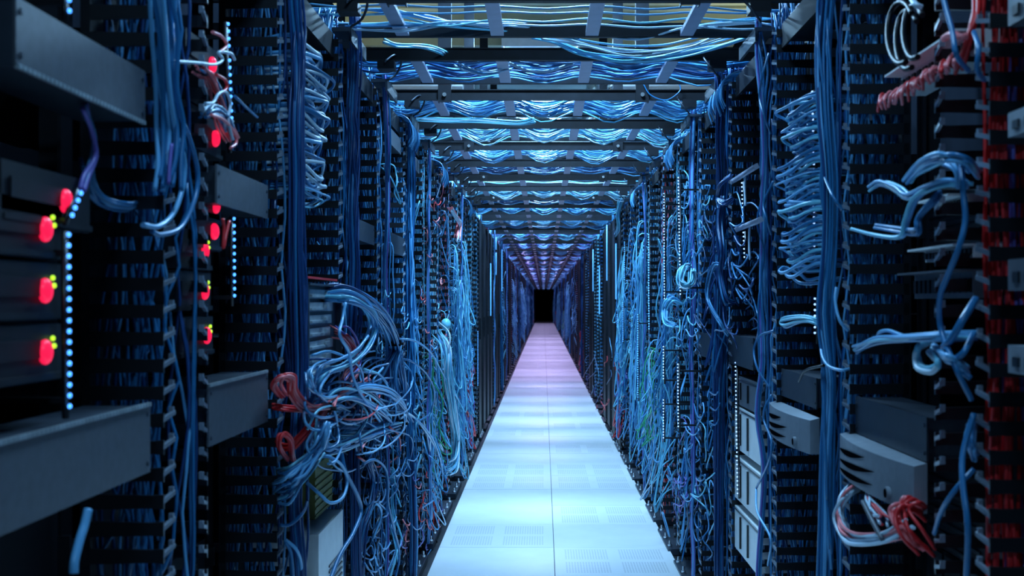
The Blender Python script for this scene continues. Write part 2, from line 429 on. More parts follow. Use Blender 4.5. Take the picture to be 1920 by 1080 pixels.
for side in (-1, 1):
    X, rz = place(side)
    for k in range(NK):
        if side < 0: me = {0: st_dark[0], 1: st_dark[1], 0: st_blue[2], 1: st_blue[3], 2: st_lighter[1], 3: st_lighter[0], 4: st_lighter[2], 5: st_cyan[0], 6: st_cyan[1], 7: st_red[1], 8: st_cyan[2]}.get(k)
        else: me = {0: st_red[0], 1: st_lighter[0], 2: st_lighter[1], 3: st_blue[0], 4: st_lighter[2], 5: st_cyan[0], 7: st_cyan[1]}.get(k)
        if me is None: me = (st_blue + st_cyan + [st_red[1]])[rnd.randrange(8)]
        fl = PI if (k * 7) % 2 else 0
        cname = 'red' if me is st_red[0] else ('mixed' if me is st_red[1] else ('pale blue' if me in st_cyan else ('dark blue' if me in st_dark else 'blue')))
        o = obj('duct_cables', me, None, (X, dy(side, k), 0), rz)
        if k < MID: tag(o, '%s cables running up inside the %s finger duct of the %s row' % (cname, ORD[k], ROW[side]), 'cables', 'cables in the ducts of the %s row' % ROW[side], 'stuff')
        else: tag(o, 'cables running up inside a finger duct far down the %s row' % ROW[side], 'cables', 'cables in far ducts of the %s row' % ROW[side], 'stuff')

# ------------------------------------------------------------------ racks (open frames between the ducts)
post = MB().box(-.19, -.15, -.012, .012, .02, RACKH).box(-.156, -.15, -.022, .022, .02, RACKH)
post_me = post.mesh('post', ['black_metal'])
topb_me = MB().box(-.19, -.02, -BHW, BHW, RACKH - .05, RACKH).box(-.02, -.014, -BHW, BHW, RACKH - .07, RACKH).mesh('top_bar', ['black_metal'])
base_me = MB().box(-.45, .03, -BHW, BHW, -.02, .012).box(-.15, -.144, -BHW, BHW, .012, .07).mesh('base_plate', ['dark_steel'])
bb_me = MB().cyl((0, 0, .012), .011, 'z', .012, 8).cyl((0, 0, .024), .006, 'z', .02, 6).mesh('bolt', ['bolt_metal'])
far_r = MB().box(-.19, -.15, -BHW, -BHW + .024, .02, RACKH).box(-.19, -.15, BHW - .024, BHW, .02, RACKH).box(-.11, -.02, -BHW, BHW, RACKH - .05, RACKH).box(-.45, .03, -BHW, BHW, -.02, .012)
far_r.box(-.5, -.45, -BHW, BHW, .02, RACKH)
far_rack_me = far_r.mesh('rack', ['black_metal'])
for side in (-1, 1):
    X, rz = place(side)
    for k in range(-1, NK):
        y = dy(side, k) + BAY
        if k < MID:
            o = thing('rack', '%s open black rack frame from the camera in the %s row' % (ORD[k + 1] if k + 1 < 12 else 'thirteenth', ROW[side]), 'rack', (X, y, 0), rz, 'rack frames of the %s row' % ROW[side])
            for sg in (-1, 1): obj('post', post_me, o, (0, sg * (BHW - .014), 0))
            obj('top_bar', topb_me, o); b_ = obj('base_plate', base_me, o)
            for yy in (-.2, 0, .2): obj('bolt', bb_me, b_, (.012, yy, 0))
        else: tag(obj('rack', far_rack_me, None, (X, y, 0), rz), 'open black rack frame far down the %s row' % ROW[side], 'rack', 'far rack frames of the %s row' % ROW[side])

# ------------------------------------------------------------------ equipment units set back in the racks
def unit_mesh(h, style, col='unit_face'):
    m = MB(); m.box(-.42, -.004, -.22, .22, 0, h, 0); m.box(-.004, 0, -.24, .24, .001, h - .001, 1)
    R = random.Random(int(h * 1e5) + style)
    if style == 0:
        for i in range(12): m.box(0, .003, -.19 + i * .03, -.19 + i * .03 + .018, h * .35, h * .35 + .012, 2)
    elif style == 1:
        n = max(1, int(h / .022))
        for i in range(n): m.box(0, .003, -.2, .08, .008 + i * .022, .016 + i * .022, 2)
        m.box(0, .006, .12, .2, h * .2, h * .7, 0)
    else:
        for i in range(4): m.box(0, .005, -.2 + i * .1, -.2 + i * .1 + .085, .006, h - .006, 2)
    for s_ in (-1, 1): m.box(.0, .02, s_ * .228 - .004, s_ * .228 + .004, h * .25, h * .75, 0)
    return m.mesh('rack_unit', ['black_metal', col, 'black_plastic'])
UM = {(n, s_): unit_mesh(n * U - .002, s_) for n in (1, 2, 3, 4) for s_ in (0, 1, 2)}
def rack_unit(side, k, z, n, s_, label, group=None, rec=.155, me=None, yo=0):
    X, rz = place(side)
    o = obj('rack_unit', me or UM[(n, s_)], None, (X - side * -1 * 0 + side * rec, dy(side, k) + BAY + yo, z), rz)
    return tag(o, label, 'equipment', group)
dm = MB().box(-.02, .0, -.27, .27, .03, 2.1)
for yy in (-.26, .25): dm.box(0, .006, yy, yy + .01, .05, 2.08)
dm.box(0, .02, -.245, -.225, .95, 1.15)
door_me = dm.mesh('rack_door', ['black_metal'])
R = random.Random(5)
for side in (-1, 1):
    for k in range(-1, NK):
        z = .2 + R.uniform(0, .1); i = 0
        if k > 0 and 'closed_' and ((10 <= k <= 13 and side > 0) or (11 <= k <= 14 and side < 0) or (k > 14 and (k * 5 + side) % 7 < 3)):
            X, rz = place(side)
            o = tag(obj('rack_door', door_me, None, (X - side * .004, dy(side, k) + BAY, 0), rz), 'plain black closed door of a far rack in the %s row' % ROW[side], 'rack door', 'far closed rack doors of the %s row' % ROW[side])
        elif k < 8:
            while z < 1.95:
                n = R.choice((1, 2, 2, 3, 4)); s_ = R.randrange(3)
                if R.random() < (.45 if k > 0 else .35):
                    rack_unit(side, k, z, n, s_, '%s black equipment unit from the bottom of the %s rack in the %s row' % (ORD[min(i, 11)], ORD[k + 1], ROW[side]), 'equipment units of the %s row' % ROW[side])
                    i += 1
                z += n * U
        elif k < 40:
            for z in (R.uniform(.3, .6), R.uniform(.9, 1.2), R.uniform(1.4, 1.7)):
                rack_unit(side, k, z, 3, R.randrange(3), 'black equipment unit in a rack far down the %s row' % ROW[side], 'far equipment units of the %s row' % ROW[side])

# ------------------------------------------------------------------ cable bundles on the fronts
def front_bundle(seed, n, cols, rad=.024, r=.0034, z0=.04, z1=2.2, steps=14, wob=.02):
    R = random.Random(seed); m = MB(); cx, cy = .02, 0
    cen = [(cx + R.uniform(-.006, .01), cy + R.uniform(-wob, wob)) for _ in range(steps + 1)]
    for i in range(n):
        a = R.uniform(0, 2 * PI); q = rad * math.sqrt(R.random()); tw = R.uniform(-1.5, 1.5); pts = []
        lo = z0 if R.random() < .8 else R.uniform(.2, 1.2)
        for j in range(steps + 1):
            t = j / steps; z = lo + (z1 - lo) * t
            aa = a + tw * t; qq = q * (1 + .3 * math.sin(7 * t + a))
            pts.append((max(.006, cen[j][0] + qq * math.cos(aa) * .7), cen[j][1] + qq * math.sin(aa) + R.uniform(-.004, .004), z))
        m.tube(spline(pts, 3), r, 5, R.randrange(len(cols)))
    return m.mesh('cable_bundle', cols)
fb_dark = [front_bundle(90 + i, 30, ['blue_dark', 'blue', 'blue_dark']) for i in range(3)]
fb_blue = [front_bundle(95 + i, 30, ['blue', 'blue_light', 'blue_dark', 'blue']) for i in range(3)]
fb_thin = [front_bundle(99 + i, 8, ['blue_light', 'blue', 'violet'], .015, wob=.03) for i in range(2)]
def clump(seed, n, cols, zt=(1.0, 1.75), drop=(.3, 1.0), w_=.075, out=.12, r=.0036):
    R = random.Random(seed); m = MB()
    for i in range(n):
        y0 = R.gauss(0, w_ * .45); y1 = y0 + R.gauss(0, w_ * .5); zt_ = R.uniform(*zt); zb = max(.12, zt_ - R.uniform(*drop)); o_ = R.uniform(.02, out)
        pts = [(-.08, y0, zt_ + R.uniform(-.1, .05)), (o_ * .35, y0 + R.gauss(0, .01), zt_)]
        kn = R.randrange(2, 5)
        for j in range(1, kn): pts.append((o_ * R.uniform(.3, .9), y0 + (y1 - y0) * j / kn + R.gauss(0, .016), zt_ + (zb - zt_) * j / kn))
        pts += [(o_, (y0 + y1) / 2 + R.gauss(0, .02), zb), (o_ * .5, y1 + R.gauss(0, .03), zb + R.uniform(.02, .12)), (-.03, y1 + R.gauss(0, .03), zb + R.uniform(.1, .3))]
        if R.random() < .2:
            c = R.uniform(.03, .07); zz = R.uniform(zb, zt_); yy = R.uniform(-.06, .06)
            pts = [(o_ * .5 + .4 * c * math.cos(a), yy + c * math.sin(a), zz + c * 1.4 * math.cos(a * .97)) for a in [q * .7 for q in range(11)]]
        m.tube(spline(pts, 5), r, 5, R.randrange(len(cols)))
    return m.mesh('cable_tangle', cols)
CY = ['blue_light', 'cyan', 'blue', 'cyan', 'blue_light']
cl_cyan = [clump(110 + i, 42, CY) for i in range(4)] + [clump(118, 46, CY, (1.2, 1.85), (.5, 1.3), .08, .12), clump(119, 34, CY + ['green', 'pale'], (.6, 1.1), (.25, .7), .1, .13)]
cl_small = [clump(120 + i, 12, ['blue', 'blue_light', 'cyan'], (.5, 1.9), (.15, .5), .08, .06, .0032) for i in range(4)]
cl_mix = [clump(130, 20, ['red', 'pink', 'blue_light', 'violet'], (.3, .9), (.1, .4), .1, .08)]
cl_navy = [clump(140 + i, 16, ['blue_dark', 'blue', 'blue'], (1.1, 1.7), (.2, .6), .09, .07) for i in range(2)]
def closed(side, k): return 10 <= k <= 13 and side > 0 or 11 <= k <= 14 and side < 0 or (k > 14 and (k * 5 + side) % 7 < 3)
def put(me, name, side, k, off, label, cat, group, kind='stuff', dx=0, z=0):
    X, rz = place(side)
    return tag(obj(name, me, None, (X - side * dx, dy(side, k) + off, z), rz), label, cat, group, kind)
for side in (-1, 1):
    for k in range(1, NK):
        lab_n = ORD[k] if k < MID else None
        pick = {(-1, 1): fb_dark[0], (-1, 2): fb_dark[1], (-1, 3): fb_thin[0], (-1, 4): fb_blue[0], (-1, 5): fb_thin[1], (1, 1): fb_blue[1], (1, 2): fb_thin[1], (1, 3): fb_dark[2], (1, 4): fb_thin[0]}.get((side, k))
        if pick is None and k > 4 and R.random() < .4 and not closed(side, k): pick = R.choice(fb_blue + fb_dark + fb_dark + fb_thin + fb_thin)
        g = 'vertical bundles of the %s row' % ROW[side]
        if pick: put(pick, 'cable_bundle', side, k, 0, 'long vertical bundle of blue cables in front of the %s finger duct of the %s row' % (lab_n, ROW[side]) if lab_n else 'vertical bundle of cables far down the %s row' % ROW[side], 'cables', g if lab_n else g + ' far away')
        c = {(1, 3): cl_navy[0], (1, 4): cl_small[0], (1, 5): cl_cyan[3], (1, 6): cl_cyan[5], (1, 7): cl_cyan[4], (1, 8): cl_small[1], (1, 9): cl_cyan[1], (1, 10): cl_mix[0], (-1, 4): cl_small[2], (-1, 5): cl_cyan[5], (-1, 6): cl_small[1], (-1, 7): cl_cyan[0], (-1, 8): cl_cyan[1], (-1, 3): cl_small[3], (-1,9): cl_mix[0]}.get((side, k))
        if c is None and k > 9 and R.random() < .38 and not closed(side, k): c = R.choice(cl_cyan + cl_small + cl_mix)
        g = 'hanging tangles of the %s row' % ROW[side]
        if c: put(c, 'cable_tangle', side, k, R.uniform(.08, .25), 'hanging tangle of blue cables beside the %s finger duct of the %s row' % (lab_n, ROW[side]) if lab_n else 'tangle of cables hanging far down the %s row' % ROW[side], 'cables', g if lab_n else g + ' far away')

# ------------------------------------------------------------------ rows of looped patch cords
def loop_row(seed, n, L, cols, r=.0033):
    R = random.Random(seed); m = MB()
    for i in range(n):
        y1 = L * R.uniform(.65, 1.1); z = R.uniform(-.016, .012); o_ = R.uniform(.0, .05); up = R.uniform(-.02, .025)
        pts = [(-.08, -.005, z), (-.01 + o_ * .3, .01, z + .004), (o_, y1 * .45, z + up), (o_ * .9, y1 * .85, z + up + .004), (o_ * .4, y1, z - .008), (-.01, y1 * .85, z - R.uniform(.012, .035)), (-.04, y1 * R.uniform(.4, .7), z - R.uniform(.015, .04)), (-.11, y1 * .5, z - .02)]
        m.tube(spline(pts, 7), r, 5, R.randrange(len(cols)))
    return m.mesh('patch_cords', cols)
lr = [loop_row(200 + i, 6, .27, ['blue_light', 'cyan', 'blue_light', 'blue']) for i in range(5)]
lrp = [loop_row(210 + i, 5, .27, ['pale', 'blue_light', 'blue']) for i in range(3)]
for i, py in enumerate((180, 206, 232, 262, 290, 322, 345, 372, 398, 425, 452, 482)):
    p = WP(1540, py); o = obj('patch_cords', lr[i % 5], None, (XR - .01, p[1], p[2]), 0)
    o.scale = (-R.uniform(.8, 1.3), R.uniform(.8, 1.1), R.uniform(.8, 1.7))
    tag(o, 'looped light blue patch cords, %s row from the top left of the dotted light strip in the right row' % ORD[i], 'cables', 'looped patch cords in the right row', 'stuff')
for i, py in enumerate((85, 118, 140, 170, 205, 222, 250, 285, 318, 348)):
    p = WP(550, py); o = obj('patch_cords', (lrp if i not in (9,) else lr)[i % 3], None, (-XL + .005, p[1], p[2]), 0)
    o.scale = (R.uniform(.8, 1.3), R.uniform(.75, 1.15), R.uniform(.8, 2.0))
    tag(o, 'looped pale patch cords, %s row from the top above the metal chassis in the left row' % ORD[i], 'cables', 'looped patch cords in the left row', 'stuff')

# ------------------------------------------------------------------ blank panels
def panel(side, ya, yb, z0, z1, label, b=0.0, col='panel_grey', lip=0):
    X = -(XL - b) if side < 0 else XR - b
    rz = 0 if side < 0 else PI
    o = thing('blank_panel', label, 'panel', (X, (ya + yb) / 2, z0), rz)
    L = (yb - ya) / 2; h = z1 - z0
    fm = MB().box(-.004, 0, -L, L, 0, h)
    obj('face', fm.mesh('panel_face', [col]), o)
    bd = MB().box(-.10, -.004, -L + .01, L - .01, h - .006, h - .002).box(-.10, -.004, -L + .01, L - .01, .002, .006).box(-.10, -.004, -L + .01, -L + .014, .006, h - .006).box(-.10, -.004, L - .014, L - .01, .006, h - .006)
    obj('folded_side', bd.mesh('panel_sides', ['dark_steel']), o)
    if lip:
        lm = MB(); n = int(2 * L / .012); z = 0 if lip < 0 else h
        for i in range(n): lm.box(-.002, .004, -L + i * .012, -L + i * .012 + .008, z - .003, z + .003)
        obj('perforated_lip', lm.mesh('panel_lip', ['metal']), o)
    for yy in (-L + .012, L - .012):
        for zz in (.015, h - .015): obj('screw', MB().cyl((0, yy, zz), .004, 'x', .002, 6).mesh('screw', ['dark_steel']), o)
    return o
panel(-1, 1.22, 1.749, 1.033, 1.140, 'large grey blank panel at the lower left edge, nearest of the left row', lip=1)
panel(-1, 1.304, 1.727, 1.578, 1.660, 'grey blank panel at the upper left corner, above the red switches', lip=-1)
panel(-1, 2.056, 2.497, 1.032, 1.146, 'grey blank panel beside the red cable loops, lower one of the second rack', lip=1)
panel(-1, 2.107, 2.497, 1.488, 1.563, 'grey blank panel over the lower dotted light strip of the second rack')
def ypx(px, side=-1): return (XL if side < 0 else XR) * F / abs(px - VX)
def zpx(py, Y): return H0 - (py - VY) * Y / F
for (xa, xb, y0, y1, lab) in ((667, 702, 424, 460, 'small dark panel in the left row just above the chassis height, nearer one'), (727, 760, 448, 482, 'small dark panel in the left row above the blue tangle, farther one')):
    Y = ypx(xb); panel(-1, ypx(xa), Y, zpx(y1, Y), zpx(y0, Y), lab, .0, 'panel_dark')
for (xa, xb, y0, y1, lab) in ((722, 752, 262, 290, 'grey panel high in the left row, nearer of the two'), (762, 786, 302, 326, 'grey panel high in the left row, farther of the two')):
    Y = ypx(xb); panel(-1, ypx(xa), Y, zpx(y1, Y), zpx(y0, Y), lab, .0, 'panel_grey')
for (xa, xb, y0, y1, lab) in ((1305, 1342, 622, 664, 'dark square panel in the right row left of another dark panel'), (1366, 1412, 626, 680, 'dark panel in the right row just over the long dotted light strip')):
    Y = ypx(xa, 1); panel(1, ypx(xb, 1), Y, zpx(y1, Y), zpx(y0, Y), lab, .0, 'panel_dark')
panel(1, 1.998, 2.455, 1.012, 1.093, 'dark blank panel right over the larger vented grey cover', -.01, 'panel_dark')
panel(1, 2.806, 3.22, 1.03, 1.108, 'dark blank panel right over the smaller vented grey cover', -.01, 'panel_dark')

# ------------------------------------------------------------------ vented covers with three curved slots and a round lock
def vented_cover(ya, yb, z0, h, label):
    L = (yb - ya) / 2
    o = thing('vented_cover', label, 'cover', (XR, (ya + yb) / 2, z0), PI)
    out = []
    N = 14
    m = MB()
    for i in range(N):      # bowed front, deeper in the middle
        a, b = -L + 2 * L * i / N, -L + 2 * L * (i + 1) / N
        def xo(y): return .012 + .022 * (1 - (y / L) ** 2)
        k = len(m.v)
        def tp(y): return h - .012
        m.v += [(xo(a), a, 0), (xo(b), b, 0), (xo(b), b, h - .006), (xo(a), a, h - .006), (-.012, a, h), (-.012, b, h), (-.012, a, 0), (-.012, b, 0)]
        m.f += [(k, k + 1, k + 2, k + 3), (k + 3, k + 2, k + 5, k + 4), (k + 1, k, k + 6, k + 7)]
        m.mi += [0, 0, 0]; m.sm += [False] * 3
    k = len(m.v); xx = .012
    for y in (-L, L):
        k = len(m.v); m.v += [(-.012, y, 0), (xx, y, 0), (xx, y, h - .006), (-.012, y, h)]
        m.f.append((k, k + 1, k + 2, k + 3) if y < 0 else (k + 3, k + 2, k + 1, k)); m.mi.append(0); m.sm.append(False)
    obj('shell', m.mesh('cover_shell', ['bezel_grey']), o)
    # slots: crescents, from the far end (local -y) to past the middle
    for (zs, ze, yl) in ((.60, .76, .02), (.34, .54, .08), (.12, .24, .07)):
        s_ = MB(); n = 12; top = []; bot = []
        y0_ = -L * .93
        for i in range(n + 1):
            t = i / n; y = y0_ + (yl - y0_) * t
            zc = h * (zs + (ze - zs) * (.25 * t + .75 * t ** 2)); wd = .0062 * math.sin(PI * min(1, t * .93 + .07)) + .0004
            xq = .012 + .022 * (1 - (y / L) ** 2) + .0016
            top.append((xq, y, zc + wd)); bot.append((xq, y, zc - wd))
        k = len(s_.v); s_.v += top + bot
        for i in range(n): s_.f.append((k + i, k + n + 1 + i, k + n + 2 + i, k + i + 1)); s_.mi.append(0); s_.sm.append(False)
        obj('vent_slot', s_.mesh('vent_slot', ['vent_black']), o)
    yl = L * .60; xq = .012 + .022 * (1 - .60 ** 2)
    lk = obj('lock', MB().cyl((xq - .003, yl, h * .22), .0125, 'x', .010, 18).mesh('lock', ['bezel_grey']), o)
    obj('keyhole', MB().cyl((xq + .007, yl, h * .22), .0088, 'x', .001, 16).mesh('keyhole', ['vent_black']), lk)
vented_cover(2.0, 2.50, .919, .091, 'larger grey vented cover with three curved slots above the red cable loops')
vented_cover(2.78, 3.28, .919, .091, 'smaller grey vented cover with three curved slots, farther one in the right row')

# ------------------------------------------------------------------ special equipment
# power units with red rocker switches (left row)
def power_unit(yc, z, label, rx, x_off=.03, L=.26, leds=True, big=1):
    o = thing('power_unit', label, 'power unit', (-XL - x_off, yc, z))
    m = MB().box(-.3, 0, -L / 2, L / 2, 0, .074); m.box(0, .004, -L / 2, L / 2, .002, .010); m.box(0, .003, -L / 2 + .02, L / 2 - .07, .03, .055)
    obj('case', m.mesh('unit_case', ['black_metal']), o)
    obj('rocker_switch', MB().ball((.004, rx, .038), .009, .013 * big, .0165, 12, 8).mesh('rocker', ['rocker_red']), o)
    if leds:
        for j in range(2): obj('green_led', MB().ball((.004, rx + .022 + .004 * j, .055 - .010 * j), .003, .004, .0035, 8, 5).mesh('green_led', ['led_green']), o)
    return o
ORDZ = ['top', 'second', 'third', 'lowest']
for i, (px, py) in enumerate(((123, 377), (85, 430), (85, 545), (85, 660))):
    X = XL + .026; Y = F * X / (VX - px); z = H0 - (py - VY) * Y / F
    if i == 0: continue
    power_unit(Y - .07, z - .038, 'black power unit with a red rocker switch at the left edge, %s of three' % ['', 'top', 'middle', 'lowest'][i], .07)
Y = F * (XL + .026) / (VX - 123); power_unit(Y - .04, H0 - (377 - VY) * Y / F - .038, 'black power unit with the topmost large red switch, right of the others', .04, leds=False)
for i, (px, py, sm) in enumerate(((398, 122, .8), (404, 260, 1), (405, 385, .7), (402, 434, 1.1), (384, 470, .7), (384, 546, .7), (388, 629, .8))):
    X = XL + .026; Y = F * X / (VX - px); z = H0 - (py - VY) * Y / F
    power_unit(Y - .05, z - .038, 'power unit with a glowing red switch in the second left rack, %s from the top' % ORD[i], .05, L=.2, leds=i > 3, big=sm)

# LED strips
led_me = MB().ball((0, 0, 0), .003, .0034, .0034, 8, 5).mesh('led', ['led_blue'])
led_w = MB().ball((0, 0, 0), .003, .0026, .0026, 8, 5).mesh('led', ['led_white'])
def led_strip(px, y0, y1, label, group, px2=None, individual=False, white=False, bar=False, b=-.012, drop=()):
    px2 = px2 if px2 is not None else px
    p0, p1 = WP(px, y0, b), WP(px2, y1, b)
    p1 = np.array([p0[0] + (0), p1[1], p1[2]])
    rz = 0 if px < VX else PI
    o = thing('led_strip', label, 'light strip', tuple(p0), rz, group)
    d = p1 - p0; L = np.linalg.norm(d); sgn = 1 if px < VX else -1
    dl = Vector((d[0] * sgn, d[1] * sgn, d[2])) / L
    st = MB().tube([(-.006, 0, .004), tuple(Vector((-.006, 0, 0)) + dl * L)], .0045, 4, 0)
    obj('carrier', st.mesh('strip_carrier', ['black_plastic']), o)
    for t in (.1, .9):
        q = dl * (L * t); obj('standoff', MB().box(-.17 - b, -.006, q[1] - .004, q[1] + .004, q[2] - .004, q[2] + .004).mesh('standoff', ['black_plastic']), o)
    n = max(2, int(L / .0143))
    if individual:
        for i in range(n):
            obj('led', led_w if white else led_me, o, tuple(dl * (i * .0143)))
    else:
        m = MB(); rr = .0028 if white else .0036
        if bar: m.tube([(0, 0, 0), tuple(dl * L)], .0065, 6, 0)
        for i in range(n):
            p = dl * (i * .0143); m.ball((p[0], p[1], p[2]), .004, rr * (1.2 if bar else 1), rr, 6, 4, 1)
        obj('led', m.mesh('led_row', ['led_bar', 'led_white' if white else 'led_blue']), o, kind='stuff')
    return o
g = 'dotted light strips of the left row'
led_strip(130, 0, 48, 'short dotted blue light strip at the very top left', g, 131, True)
led_strip(152, 362, 420, 'slanting start of the dotted blue light strip beside the red switches', g, 129, True)
led_strip(129, 440, 785, 'long dotted blue light strip beside the large red switches', g, 131, True)
led_strip(428, 45, 287, 'dotted blue light strip above the grey panel of the second left rack', g, 437, True)
led_strip(439, 410, 574, 'dotted blue light strip below the grey panel of the second left rack', g, 440, True)
for i, (px, a, b_) in enumerate(((886, 654, 728), (896, 622, 728), (920, 494, 592), (930, 446, 468), (930, 474, 515), (941, 468, 546))):
    led_strip(px, a, b_, 'far glowing blue light strip in the left row, %s from the left' % ORD[i], g, bar=i > 1, b=.04)
g = 'dotted light strips of the right row'
lst = [(1523, 172, 350, 'beside the looped patch cords, upper part', 1527, 1), (1526, 365, 490, 'beside the looped patch cords, lower part', 1527, 1), (1528, 560, 645, 'below the looped patch cords', 1528, 1),
       (1391, 343, 413, 'above the slanting grey brackets', 1393, 1), (1394, 436, 491, 'between the slanting grey brackets', 1396, 1), (1379, 680, 935, 'beside the pale servers low in the row', 1383, 1),
       (1272, 333, 563, 'tall, right of the blue tangles, upper one', 1276, 1), (1271, 683, 810, 'right of the blue tangles, lower one', 1272, 1), (1245, 363, 568, 'among the blue tangles, upper one', 1246, 1),
       (1244, 650, 720, 'short one among the blue tangles', 1244, 1), (1244, 750, 829, 'lowest one among the blue tangles', 1244, 1), (1216, 440, 626, 'in front of the densest cyan tangle', 1217, 0), (1196, 590, 752, 'left side of the densest cyan tangle', 1196, 0)]
for (px, a, b_, t, p2, wh) in lst:
    led_strip(px, a, b_, 'dotted light strip in the right row, ' + t, g, p2, px > 1370, bool(wh), b=.0 if px > 1300 else .09)
for i, (px, a, b_) in enumerate(((1171, 454, 531), (1168, 568, 644), (1155, 457, 561), (1157, 590, 696), (1138, 422, 526), (1124, 498, 589), (1112, 468, 546))):
    led_strip(px, a, b_, 'far glowing blue light strip in the right row, %s counted from the near end' % ORD[i], g, bar=i > 3 or i == 2, b=.06)

# metal chassis with slotted modules above the left tangle
ch = thing('switch_chassis', 'grey metal chassis with slotted modules feeding the big blue tangle', 'equipment', (-XL + .01, 3.06, 1.10))
obj('case', MB().box(-.13, -.004, -.235, .235, 0, .25).box(-.004, .012, -.235, -.222, 0, .25).box(-.004, .012, .222, .235, 0, .25).box(-.004, .016, -.235, .235, .244, .25).mesh('chassis_case', ['dark_steel']), ch)
for i in range(7):
    md = MB().box(-.004, .006, -.2, .08 + .02 * (i % 3), .006 + i * .034, .03 + i * .034).box(.006, .012, -.19, -.02, .010 + i * .034, .016 + i * .034).box(.006, .012, .0, .05, .014 + i * .034, .024 + i * .034)
    obj('module', md.mesh('module', ['metal']), ch)
obj('red_strip', MB().box(-.01, .004, -.2, .2, .262, .268).mesh('red_strip', ['red']), ch)
# pale server low in the second left rack, and olive box over it
sv = thing('server', 'pale grey server tilted out low in the left row under the blue tangle', 'server', (-XL + .02, 3.1, .40))
ms = MB().box(-.35, 0, -.14, .22, 0, .28); obj('case', ms.mesh('server_case', ['white_plastic']), sv)
for i in range(9): obj('vent', MB().box(0, .003, .0, .2, .03 + i * .016, .036 + i * .016).mesh('vent', ['black_plastic']), sv)
ob = thing('box', 'dark olive box standing behind the blue loops low in the left row', 'box', (-XL - .01, 3.19, .70))
mo = MB().box(-.12, 0, -.13, .12, 0, .15); obj('body', mo.mesh('box_body', ['olive']), ob)
for i in range(6): obj('rib', MB().box(0, .003, -.13, .12, .008 + i * .02, .012 + i * .02).mesh('rib', ['olive']), ob)
# pale servers beside the long dotted strip in the right row
for i, z in enumerate((.42, .60, .78, .94)):
    h = .15 if i < 3 else .10
    o = thing('server', 'pale server in the right row beside the long dotted light strip, %s from the bottom' % ORD[i], 'server', (XR + .01, dy(1, 2) + BAY + .02, z), PI, 'pale servers in the right row')
    obj('case', MB().box(-.4, 0, -.24, .24, 0, h).mesh('server_case', ['white_plastic' if i < 3 else 'panel_grey']), o)
    for yy in (-.12, 0.02): obj('handle', MB().box(0, .006, yy, yy + .012, .02, h - .02).mesh('handle', ['black_plastic']), o)
    obj('seam', MB().box(0, .002, -.24, .24, h - .012, h - .007).mesh('seam', ['black_plastic']), o)
# patch panels seen through the first right duct
def patch_panel(px0, px1, py, h, label, mt='white_plastic'):
    X = XR + .06; Ya = F * X / (px1 - VX); Yb = F * X / (px0 - VX); z = H0 - (py - VY) * Yb / F
    L = (Yb - Ya) / 2
    o = thing('patch_panel', label, 'patch panel', (X, (Ya + Yb) / 2, z), PI)
    obj('body', MB().box(-.05, 0, -L, L, 0, h).box(0, .035, -L, L, h - .004, h).mesh('patch_body', [mt]), o)
    n = 12
    for i in range(n): obj('port', MB().box(0, .004, -L + 2 * L * (i + .2) / n, -L + 2 * L * (i + .8) / n, h * .2, h * .7).mesh('port', ['cord_black']), o)
    return o
patch_panel(1690, 1830, 180, .042, 'pale patch panel under the pink and red cords at the upper right')
patch_panel(1755, 1815, 400, .022, 'pale patch panel under the arching blue cords in the first right rack')
patch_panel(1735, 1825, 492, .024, 'pale patch panel below the arching blue cords in the first right rack')
patch_panel(1715, 1825, 560, .05, 'blue grey patch panel lowest of those behind the first right duct', 'panel_grey')
for i, (py, h) in enumerate(((255, .035), (545, .045), (700, .04), (45, .04))):
    Y = F * XR / (1912 - VX)
    o = thing('device', 'pale device cut off by the right picture edge, %s' % ['a quarter of the way down', 'at mid height', 'below the middle', 'near the top'][i], 'equipment', (XR, 1.50, H0 - (py - VY) * Y / F), PI)
    obj('case', MB().box(-.2, .01, -.1, .1, 0, h).mesh('device_case', ['panel_grey' if i % 2 else 'bezel_grey']), o)
    for j in range(4): obj('port', MB().box(.01, .013, -.08 + j * .04, -.06 + j * .04, h * .25, h * .6).mesh('device_port', ['black_plastic']), o)
# slanting grey brackets in the right row
for i, (pa, pb) in enumerate((((1374, 340), (1418, 312)), ((1382, 430), (1426, 412)))):
    a, b_ = WP(*pa, .02), WP(*pb, .05); t = ['upper', 'lower'][i]
    o = obj('bracket', MB().tube([a, (a + b_) / 2, b_], .011, 4).mesh('bracket', ['strap_grey'])); tag(o, 'slanting grey bracket beside the dotted strip in the right row, %s one' % t, 'bracket')
    c = WP(pb[0] - 20, pb[1] + 12, .03); d = c.copy(); d[2] -= .10
    o = obj('strap_loop', MB().tube(spline([c, c * .5 + d * .5 + np.array([0, .01, 0]), d, d + np.array([0, .012, 0.01]), c + np.array([0, .014, 0])], 4), .003, 5).mesh('strap_loop', ['pale'])); tag(o, 'pale strap hanging in a loop from the %s grey bracket' % t, 'strap')

